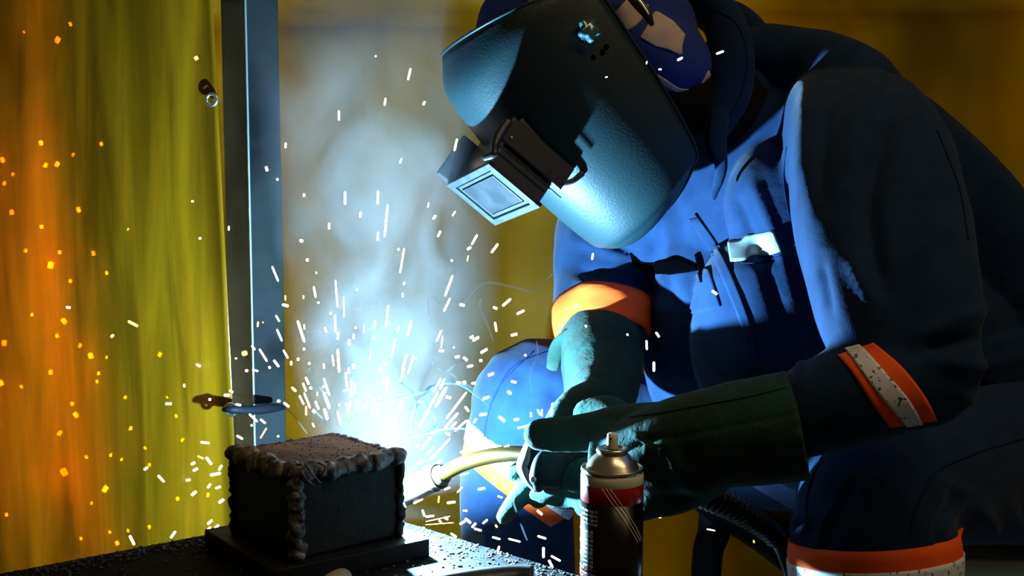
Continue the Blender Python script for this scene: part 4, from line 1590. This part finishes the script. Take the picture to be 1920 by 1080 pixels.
# resample finely so the ribs read
dense = crom([(*r[0], r[1], r[2]) for r in rows], 3)
acc = 0
for i in range(len(dense)):
    p = Vector(dense[i][:3])
    if i:
        acc += (p - big[-1][0]).length
    si = i / 72
    if .8 < si < 4.9:
        r_ = .0155 - .0009 * (si - 1) + .0022 * math.sin(acc * 2 * PI / .0075)
    else:
        r_ = .0112
    big.append((p, r_, r_))
V, Fc = sweep(big, segs=20, sub=1)
mk('cable', V, Fc, M['rubber'], torch)

# ================================================================== bench under the welder and the black stool frame behind
bn = pt(1960, 1076, 1.72)
seat_z = bn.z
bench = empty('bench', Vector((1.0, 1.75, 0)), 'pale wooden bench board at the lower right corner under the welder', 'bench')
box_mesh('seat_board', Vector((.98, 1.87, seat_z - .02)), (Vector((.44, -.03, 0)), Vector((.01, .16, 0)), Vector((0, 0, .02))), M['wood'], bench, bevel=.003)
for x in (.64, 1.32):
    for y in (1.77, 1.97):
        box_mesh('leg', Vector((x, y, (seat_z - .04) / 2)), (Vector((.02, 0, 0)), Vector((0, .02, 0)), Vector((0, 0, (seat_z - .04) / 2))), M['wood'], bench)
stool = empty('stool', Vector((pt(1360, 1000, 2.1).x, pt(1360, 1000, 2.1).y, 0)), 'black tube-framed stool behind the welder\'s legs, its bent leg against the amber screen', 'stool')


def floorpt(px, py, d, z=0.012):
    p = pt(px, py, d)
    p.z = z
    return p


V, Fc = sweep([(pt(1345, 950, 2.1), .030, .02), (pt(1338, 1000, 2.1), .027, .02), (pt(1325, 1060, 2.1), .025, .02), (floorpt(1318, 1200, 2.1), .024, .02)], segs=20)
mk('leg', V, Fc, M['paintblack'], stool)
V, Fc = sweep([(pt(1520, 1010, 2.2), .030, .02), (pt(1530, 1060, 2.2), .027, .02), (floorpt(1545, 1100, 2.2), .025, .02)], segs=20)
mk('leg', V, Fc, M['paintblack'], stool)
SB = Blob()
SB.add(sweep([(pt(1318, 940, 2.10), .020, .06), (pt(1370, 958, 2.10), .034, .10), (pt(1430, 985, 2.12), .042, .12), (pt(1490, 1020, 2.14), .05, .13), (pt(1560, 1060, 2.16), .06, .13)], segs=24))
sm = finish(SB.mesh('seat', .006, 5), 'seat', M['paintblack'], stool)
sm.matrix_parent_inverse = stool.matrix_basis.inverted()

# ================================================================== smoke, fume threads and sparks
def smoke_mat():
    m = bpy.data.materials.new('weld_smoke')
    m.use_nodes = True
    nt = m.node_tree
    nt.nodes.clear()
    N, L = nt.nodes.new, nt.links.new

    def math_(op, a=None, b=None, c=None):
        n = N('ShaderNodeMath')
        n.operation = op
        for k, v in enumerate((a, b, c)):
            if v is None:
                continue
            if isinstance(v, (int, float)):
                n.inputs[k].default_value = v
            else:
                L(v, n.inputs[k])
        return n.outputs[0]
    tc = N('ShaderNodeTexCoord')
    sp = N('ShaderNodeSeparateXYZ')
    L(tc.outputs['Object'], sp.inputs[0])
    x, y, z = sp.outputs
    # plume axis drifts left with height and widens
    h = math_('SUBTRACT', z, TZ)
    cx = math_('MULTIPLY_ADD', h, SM['drift'], SM['x0'])
    wd = math_('MULTIPLY_ADD', h, SM['widen'], SM['w0'])
    dx = math_('DIVIDE', math_('SUBTRACT', x, cx), wd)
    dy = math_('DIVIDE', math_('SUBTRACT', y, SM['y0']), SM['wy'])
    r2 = math_('ADD', math_('MULTIPLY', dx, dx), math_('MULTIPLY', dy, dy))
    fade = math_('MAXIMUM', math_('SUBTRACT', 1.0, r2), 0.0)
    mp = N('ShaderNodeMapping')
    mp.inputs['Scale'].default_value = (1, 1, .72)
    mp.inputs['Location'].default_value = SM['seed']
    L(tc.outputs['Object'], mp.inputs[0])
    n1 = N('ShaderNodeTexNoise')
    n1.inputs['Scale'].default_value = 9.5
    n1.inputs['Detail'].default_value = 4.5
    n1.inputs['Roughness'].default_value = .55
    n1.inputs['Distortion'].default_value = .9
    L(mp.outputs[0], n1.inputs['Vector'])
    mr = N('ShaderNodeMapRange')
    mr.inputs[1].default_value = .40
    mr.inputs[2].default_value = .66
    mr.inputs[3].default_value = .06
    mr.inputs[4].default_value = 1
    L(n1.outputs[0], mr.inputs[0])
    hf = N('ShaderNodeMapRange')
    hf.inputs[1].default_value = .10
    hf.inputs[2].default_value = .45
    hf.inputs[3].default_value = SM['dlow']
    hf.inputs[4].default_value = SM['dhigh']
    L(h, hf.inputs[0])
    tf = N('ShaderNodeMapRange')
    tf.interpolation_type = 'SMOOTHSTEP'
    tf.inputs[1].default_value = .46
    tf.inputs[2].default_value = .72
    tf.inputs[3].default_value = 1
    tf.inputs[4].default_value = .12
    L(h, tf.inputs[0])
    den = math_('MULTIPLY', math_('MULTIPLY', math_('MULTIPLY', fade, mr.outputs[0]), hf.outputs[0]), tf.outputs[0])
    pv = N('ShaderNodeVolumePrincipled')
    pv.inputs['Color'].default_value = (.86, .86, .90, 1)
    pv.inputs['Anisotropy'].default_value = 0.0
    L(den, pv.inputs['Density'])
    out = N('ShaderNodeOutputMaterial')
    L(pv.outputs[0], out.inputs['Volume'])
    return m


SM = dict(drift=-.05, x0=-.145, widen=.075, w0=.125, y0=1.67, wy=.11, seed=(1.7, .3, 2.2), dlow=.6, dhigh=1.5)
dom = box_mesh('smoke', Vector((-.165, 1.67, .815)), (Vector((.215, 0, 0)), Vector((0, .11, 0)), Vector((0, 0, .362))), smoke_mat())
tag(dom, 'pale blue-grey welding smoke drifting up between the post and the mask', 'smoke', kind='stuff')


def thread_mat(name, alpha, col):
    m = bpy.data.materials.new(name)
    m.use_nodes = True
    nt = m.node_tree
    nt.nodes.clear()
    N, L = nt.nodes.new, nt.links.new
    d = N('ShaderNodeBsdfDiffuse')
    d.inputs[0].default_value = (*col, 1)
    t = N('ShaderNodeBsdfTranslucent')
    t.inputs[0].default_value = (*col, 1)
    a = N('ShaderNodeMixShader')
    L(d.outputs[0], a.inputs[1])
    L(t.outputs[0], a.inputs[2])
    tr = N('ShaderNodeBsdfTransparent')
    mx = N('ShaderNodeMixShader')
    mx.inputs[0].default_value = alpha
    L(tr.outputs[0], mx.inputs[1])
    L(a.outputs[0], mx.inputs[2])
    out = N('ShaderNodeOutputMaterial')
    L(mx.outputs[0], out.inputs[0])
    return m


TM1 = thread_mat('fume_dense', .12, (.035, .055, .07))
TM1 = thread_mat('fume_dense', .5, (.022, .034, .042))
TM2 = thread_mat('fume_faint', .16, (.03, .035, .035))
threads = [
    ([(712, 752), (735, 750), (760, 744), (790, 735), (815, 722), (840, 718), (865, 722), (895, 742), (918, 760)], 1.62, .0017, TM1, 'pale blue fume thread arching from the glow toward the far knee'),
    ([(738, 693), (752, 718), (775, 738), (778, 762), (770, 790), (772, 815)], 1.63, .0015, TM1, 'blue fume thread hanging down from the smoke above the arc'),
    ([(778, 770), (786, 756), (797, 752), (805, 770), (817, 785), (815, 800), (800, 812), (770, 822), (742, 832)], 1.60, .0013, TM1, 'looped blue fume thread right of the arc glow'),
    ([(745, 833), (800, 812), (850, 803), (885, 806)], 1.62, .0014, TM1, 'low blue fume thread running toward the orange knee band'),
    ([(765, 772), (785, 752), (803, 735), (818, 724)], 1.61, .0013, TM1, 'short straight blue fume thread below the arching one'),
    ([(808, 675), (820, 690), (840, 695), (855, 681), (872, 678)], 1.64, .0012, TM2, 'faint grey fume thread in front of the amber screen, left of the knee'),
    ([(838, 694), (852, 706), (862, 718), (880, 724), (902, 742)], 1.64, .0012, TM2, 'faint grey fume thread crossing the arching blue one'),
    ([(834, 566), (868, 568), (905, 532), (950, 535), (1000, 545), (1030, 520), (1044, 503)], 1.66, .0011, TM2, 'long faint fume thread drifting right toward the upper sleeve'),
    ([(443, 740), (480, 743), (515, 758), (537, 766), (555, 785), (575, 812)], 1.60, .0011, TM2, 'thin fume thread curving in front of the post'),
    ([(575, 697), (583, 691), (590, 715), (600, 727), (612, 745)], 1.61, .0017, TM2, 'small hooked fume thread above the steel block'),
    ([(590, 770), (605, 785), (622, 802)], 1.61, .0014, TM2, 'short slanting fume thread at the top of the steel block'),
    ([(962, 940), (972, 970), (988, 1012)], 1.50, .0010, TM1, 'thin blue fume thread below the gloved fingers'),
    ([(902, 560), (900, 575), (915, 610), (925, 640)], 1.63, .0009, TM2, 'faint wavy fume thread beside a bursting spark'),
    ([(1006, 640), (1008, 665), (994, 700), (996, 735)], 1.56, .0009, TM2, 'thin fume thread in front of the far knee'),
    ([(805, 590), (803, 560), (812, 556), (822, 570), (832, 583)], 1.63, .0010, TM2, 'small looped fume thread at the right rim of the smoke'),
]
for line, d, r_, tmat, lab in threads:
    n = len(line)
    rows = [(pt(x, y, d + .012 * math.sin(i * 1.7)), r_ * (.5 + .6 * math.sin(PI * (i + .4) / n)), r_ * (.5 + .6 * math.sin(PI * (i + .4) / n))) for i, (x, y) in enumerate(line)]
    V, Fc = sweep(rows, segs=8, sub=6)
    tag(mk('fume_thread', V, Fc, tmat), lab, 'smoke', 'fume threads curling off the arc')

# ---- sparks: one small glowing sliver, copied
V, Fc = [], []
for i, (zz, rr_) in enumerate(((-.5, .15), (-.47, .7), (-.40, 1), (.40, 1), (.47, .7), (.5, .15))):
    for k in range(8):
        a = 2 * PI * k / 8
        V.append((rr_ * math.cos(a), rr_ * math.sin(a), zz))
for i in range(5):
    for k in range(8):
        a, b = i * 8 + k, i * 8 + (k + 1) % 8
        Fc.append((a, b, b + 8, a + 8))
Fc += [tuple(range(8))[::-1], tuple(range(40, 48))]
protos = {}
MATK = {'w': M['spark'], 'o': M['sparko'], 'd': M['spark_reflect']}
SPARKS = []


def spark(a, b, r, k='w', at=(0, 0)):
    if k not in protos:
        o = mk('spark', V, Fc, MATK[k])
        protos[k] = o
    else:
        o = protos[k].copy()
        COL.objects.link(o)
    dv = b - a
    ln = max(dv.length, 2 * r)
    if dv.length < 1e-5:
        dv = cv(.3, 1, 0)
    o.location = (a + b) / 2
    o.rotation_mode = 'QUATERNION'
    o.rotation_quaternion = dv.to_track_quat('Z', 'Y')
    o.scale = (r, r, ln)
    SPARKS.append((o, at[0], at[1], ln / r, k))


def region(x, y, k):
    if k == 'd':
        return ('high' if y < 420 else 'midway' if y < 700 else 'low') + ' behind the amber curtain, added as a reflection'
    if x < 415:
        return 'before the yellow curtain, ' + ('above block height' if y < 830 else 'left of the block')
    if x < 530:
        return 'before the steel post' + (' high up' if y < 560 else ' low down')
    if x > 1180 and y > 900:
        return 'right of the can below the glove'
    if x > 1000 and y < 300:
        return 'near the mask edge and cap'
    if x > 1000 and y < 700:
        return 'before the jacket front'
    if x > 830 and y < 310:
        return 'before the mask and lens'
    if x > 890 and 650 < y < 850:
        return 'before the far knee'
    if y > 840:
        return 'under the torch neck' if x < 900 else 'below the glove fingers'
    if x > 830:
        return 'between smoke and knee' if y > 500 else 'below the lens holder'
    if y < 350:
        return 'high in the smoke'
    if y < 500:
        return 'in smoke at lens height'
    if y < 620:
        return 'in smoke at cuff height'
    if y < 700:
        return 'in smoke above the fan'
    if x < 640:
        return 'above the left of the block'
    if x < 720:
        return 'in the fan above the block'
    return 'in the fan right of the block'


SP = '''
635 207 636 226;723 184 721 198;536 268 535 277;499 313 501 320 1.4;520 336 520 337;570 365 570 367 1.3;647 359 647 384;709 358 708 383;727 383 721 445;676 397 676 408;617 418 617 430 1 o;709 435 708 451;564 451 566 452 1.6;753 297 750 306 .7;705 105 704 106 .7;
510 499 522 528;576 487 576 488 1.3;593 511 593 512 .8;588 537 592 558;629 525 633 577 .9;644 555 645 595 .6;669 543 669 544;529 571 541 574 1.3;535 554 535 563 .8 o;569 554 569 560 .8 o;597 567 597 568;517 591 524 603;519 617 529 640;558 601 571 642 1.3;570 608 571 618 .8 o;620 587 620 588 1.2;628 590 629 623;609 614 612 623;634 623 633 637;667 614 667 615 1.1;682 609 682 624 .7;663 626 663 636;484 603 483 613 .9 o;493 604 493 605 .7 o;
457 663 460 662 2.4 o;472 648 478 656;486 654 501 678;513 675 523 688 1.2;505 688 506 690 1.2;531 656 540 672;570 654 570 655 1.2;559 673 559 674 1.3;546 677 546 685;580 681 580 682 1.2;607 682 608 691;623 665 626 687 .9 o;633 654 636 699 1.3;655 636 655 647;694 658 694 675 .8 o;462 695 463 695 1.4;473 693 484 696;573 707 579 721 1.1;568 718 574 734;582 727 583 728 1.3;547 726 555 734 1.2;607 709 618 742;606 725 607 725 1.2;561 741 570 759;570 736 582 766;591 752 598 768 1.1;607 735 618 766 1.6;608 766 614 787 1.5;654 689 654 701 1.1;648 698 652 734 1.1;659 710 658 747;666 719 665 738;663 682 663 692 1.2;646 732 646 733 1.1;595 735 595 742 .6;522 752 523 752 1.4;532 755 542 763 1.2;442 758 452 760 1.1;467 776 483 791;488 786 498 794 1.1;472 797 472 798;444 817 455 823 1.1;500 802 488 822 .8 o;574 761 574 779 1 o;588 770 590 772 1.7;636 759 637 759 1.2;656 753 655 769 1.2;669 750 669 768 1.2;688 736 687 767;682 763 682 764 1.2;651 762 655 785;633 771 639 797 1.2;586 793 589 801 .8;521 818 522 818 .9;649 758 650 758;
747 467 747 468 1.1;758 465 750 512 .9;758 530 757 533 1.1;755 549 755 557 .8;728 572 724 615;704 601 702 615;771 601 764 631;748 613 745 624 1.1;703 627 700 638;895 440 884 459;883 463 876 468 1.2;934 457 921 474 1.2;878 479 876 490 .7 o;847 488 847 489;849 516 834 556;844 559 832 584;862 571 871 573 1.3;925 576 932 579 1.3;958 560 942 574 1.2;928 604 931 622 1.1;828 619 818 640;881 634 888 630 1.2;898 632 886 639 1.4;969 589 983 582 1.2;958 629 970 626 1.3;
741 635 734 671;830 630 827 653 .5;823 658 832 658 1.2;850 653 852 650 .7;853 670 862 668 1.3;869 670 876 676 1.3;901 662 914 654 1.3;901 676 902 676 1.4;876 688 887 685 1.2;915 704 926 700 1.4;856 717 864 718 1.3;870 716 871 719 1.7;884 719 892 718 1.2;762 663 754 698 1.3;758 690 751 715;776 666 765 701;783 673 772 667 1.1;713 686 714 700 1.2;723 682 725 682 1.5;728 706 723 735;718 715 718 717 1.2;707 719 707 720;827 710 812 735;834 710 824 731;822 734 794 784;795 784 785 802 1 o;837 726 816 764 1.5;836 744 846 746 1.3;875 735 836 786;859 774 832 805 1.1;856 791 846 801 1.1 o;875 788 852 809 .9;872 762 879 772 1.2;905 748 918 744 1.4;899 778 913 776 1.4;935 781 947 791 1.4;888 793 893 785 1.2;875 808 874 820 1.2 o;807 811 816 813 1.3;835 811 844 816 1.2;754 752 742 789 1.5;703 745 698 782 1.1;711 745 716 748 1.2;
789 843 809 819;780 838 787 834 1.2;844 822 807 862;800 852 815 836 1.2;863 849 872 844;945 839 955 835;779 871 794 864 1.3;793 878 805 874 1.2;766 880 776 875;818 871 828 862;862 891 879 887 .7;833 918 844 914;857 924 867 913 .8 o;896 918 910 915 1.2;927 896 927 910;937 918 955 911 .7 o;933 930 942 933;838 943 854 941 1.2;775 944 793 935;823 930 822 943 .8 o;798 969 814 967;792 956 796 968;868 957 876 958;833 970 840 974 1.1;823 975 828 981;872 972 883 981 1.3;862 983 872 977 1.2;885 989 892 981 1.2;905 982 914 974;889 991 903 995 1.1;845 1000 856 1007;923 1007 938 1011;929 984 932 989 1 o;953 1010 976 1016 .9;1007 957 1017 965 1.3;1008 1005 1024 1010 1.1;1019 1026 1019 1046 1.3;1033 1042 1051 1052;1029 1050 1036 1064 1.2;933 1035 936 1024 1.1;797 984 851 980 .35;798 978 844 968 .35;
970 803 991 798 1.1;995 773 996 782;1008 768 1013 778 1.1;1016 767 1016 781 .8 o;1036 755 1033 780;952 733 958 739 1.5;958 715 968 717 1.2;937 782 947 790 1.4;963 787 973 786 1.3;983 666 987 666;
968 50 963 65;770 128 765 150;797 190 793 197;857 260 852 283;920 163 917 168 1.1;1112 475 1110 487;1343 101 1357 96;1270 113 1280 108 1.1;1235 130 1240 130 .8;1213 115 1212 120 .6;1335 545 1345 552 1.3;1135 145 1139 144 .5;1230 623 1236 632 1.1;1212 638 1213 656;1226 678 1226 697 1.1;1176 627 1177 628;1074 577 1085 570 1.2;1098 611 1099 612;1061 578 1066 580 .6;913 295 918 307;817 404 812 411;854 396 848 405 .9 o;826 433 821 444;804 380 802 389 .6;1240 970 1228 968;1325 992 1341 995 .6;1413 1013 1414 1018 .8 o;1451 1017 1460 1018 1.2;1265 943 1272 947 .6
'''
CURT = '''
124 576 132 577;208 632 213 628;368 683 376 687;310 757 322 757;345 720 346 726 .8;393 749 394 749;420 741 431 741 1.2;430 732 437 736;376 829 393 831;386 857 397 871 1.2;358 871 366 867 1.1;362 883 371 878 1.1;410 882 416 872;394 891 414 887 1.2;349 901 357 899;389 915 395 907;404 916 414 912;359 929 368 921 1.2;410 943 420 936 1.2;389 983 398 975;386 998 395 988;400 994 410 984;296 891 308 904;270 881 277 876;320 1009 329 996;243 1004 252 1022 1.1;240 602 259 612 1.2 o;361 376 361 379 .9;375 446 375 448 .9;429 424 429 432 .7;366 110 370 108 1.6 o;382 860 370 855 .8 o;442 672 443 672 .7
'''
REFLECTIONS = '''
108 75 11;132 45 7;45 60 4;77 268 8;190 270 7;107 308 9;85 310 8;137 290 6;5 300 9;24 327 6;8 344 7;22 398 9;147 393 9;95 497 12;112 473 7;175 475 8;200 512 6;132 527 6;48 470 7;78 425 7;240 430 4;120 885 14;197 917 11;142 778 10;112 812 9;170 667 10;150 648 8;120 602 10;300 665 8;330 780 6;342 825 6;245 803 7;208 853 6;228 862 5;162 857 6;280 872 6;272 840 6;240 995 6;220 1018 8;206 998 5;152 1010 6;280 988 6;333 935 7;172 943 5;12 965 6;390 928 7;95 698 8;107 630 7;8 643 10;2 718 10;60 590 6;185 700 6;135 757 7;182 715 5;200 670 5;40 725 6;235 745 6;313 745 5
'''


def num(s):
    p = s.split()
    k = 'w'
    if p and p[-1] in 'wo':
        k = p.pop()
    v = [float(q) for q in p]
    return v, k


def sp_depth(x, y):
    if x > 1200 and y < 520:
        return 1.46
    if x > 1000 and y < 500:
        return 1.40
    if y > 950 and x > 1180:
        return 1.60
    if x > 1190:
        return 1.44
    if x > 1000:
        return 1.46
    if x > 900 and y > 640:
        return 1.50 + .04 * random.random()
    if x < 640 and y < 850:
        return 1.64 + .10 * random.random()
    return 1.56 + .10 * random.random()


for it in SP.replace('\n', '').split(';'):
    if not it.strip():
        continue
    v, k = num(it)
    x0, y0, x1, y1 = v[:4]
    w = v[4] if len(v) > 4 else 1
    d = sp_depth(x0, y0)
    if x0 > 1090 and 455 < y0 < 500:
        d = 1.55
    d2 = d + random.uniform(-.004, .004)
    spark(pt(x0, y0, d), pt(x1, y1, d2), 1.85 * w * d / F, k, (x0, y0))
for it in CURT.replace('\n', '').split(';'):
    v, k = num(it)
    x0, y0, x1, y1 = v[:4]
    w = v[4] if len(v) > 4 else 1
    d = 1.70 + .10 * random.random()
    spark(pt(x0, y0, d), pt(x1, y1, d), 2.2 * w * d / F, k, (x0, y0))
for it in REFLECTIONS.replace('\n', '').split(';'):  # glowing slivers added behind the curtain in place of spark reflections on it
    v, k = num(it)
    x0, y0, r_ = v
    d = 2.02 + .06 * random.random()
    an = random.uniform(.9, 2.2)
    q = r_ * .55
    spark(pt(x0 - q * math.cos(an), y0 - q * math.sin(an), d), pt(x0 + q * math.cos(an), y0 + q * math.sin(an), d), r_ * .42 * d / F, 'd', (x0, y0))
# the dense fan right above the arc
tgt = 297 - len(SPARKS)
for i in range(max(0, tgt)):
    an = math.radians(random.gauss(97, 22))
    r0 = random.uniform(10, 95)
    x0 = 715 + random.gauss(0, 26) + math.cos(an) * r0
    y0 = 838 - math.sin(an) * r0
    ln = random.uniform(6, 26)
    d = 1.60 + .05 * random.random()
    spark(pt(x0, y0, d), pt(x0 + math.cos(an) * ln, y0 - math.sin(an) * ln, d), random.uniform(1.5, 2.6) * d / F, 'w', (x0, y0))
ORD = ['leftmost', 'second from left', 'third from left', 'fourth from left', 'fifth from left', 'sixth from left', 'seventh from left',
       'eighth from left', 'ninth from left', 'tenth from left', 'eleventh from left', 'twelfth from left', 'thirteenth from left', 'fourteenth from left']
buckets = {}
for q in SPARKS:
    o, x, y, asp, k = q
    shape = 'long' if asp > 16 else 'short' if asp > 5.5 else 'round'
    colr = {'w': 'white-hot', 'o': 'orange', 'd': 'amber'}[k]
    buckets.setdefault((region(x, y, k), shape, colr), []).append(q)
for (reg, shape, colr), qs in buckets.items():
    qs.sort(key=lambda q: q[1])
    for i, q in enumerate(qs):
        n = len(qs)
        if n == 1:
            pos = ''
        elif i == n - 1:
            pos = '; rightmost'
        elif i < len(ORD):
            pos = '; ' + ORD[i]
        else:
            pos = '; ' + ORD[n - 1 - i].replace('left', 'right') if n - 1 - i < len(ORD) else '; mid group'
        if pos.startswith('; rightmost'):
            pos = '; rightmost'
        tag(q[0], f'{shape} {colr} spark {reg}{pos}', 'spark', 'spark reflections added behind the amber curtain' if q[4] == 'd' else 'sparks flying off the weld')
# bare arc core at the torch tip
V, Fc = lathe([(.001, -.006), (.005, -.004), (.0065, 0), (.005, .004), (.001, .006)], ARC + cv(.0, 0, -.002), Vector((0, 0, 1)), 16)
core = mk('arc_core', [Vector(v) + cv(.006, -.050, .004) for v in V], Fc, M['arcm'])
tag(core, 'blinding blue-white welding arc between nozzle tip and steel block', 'welding arc')
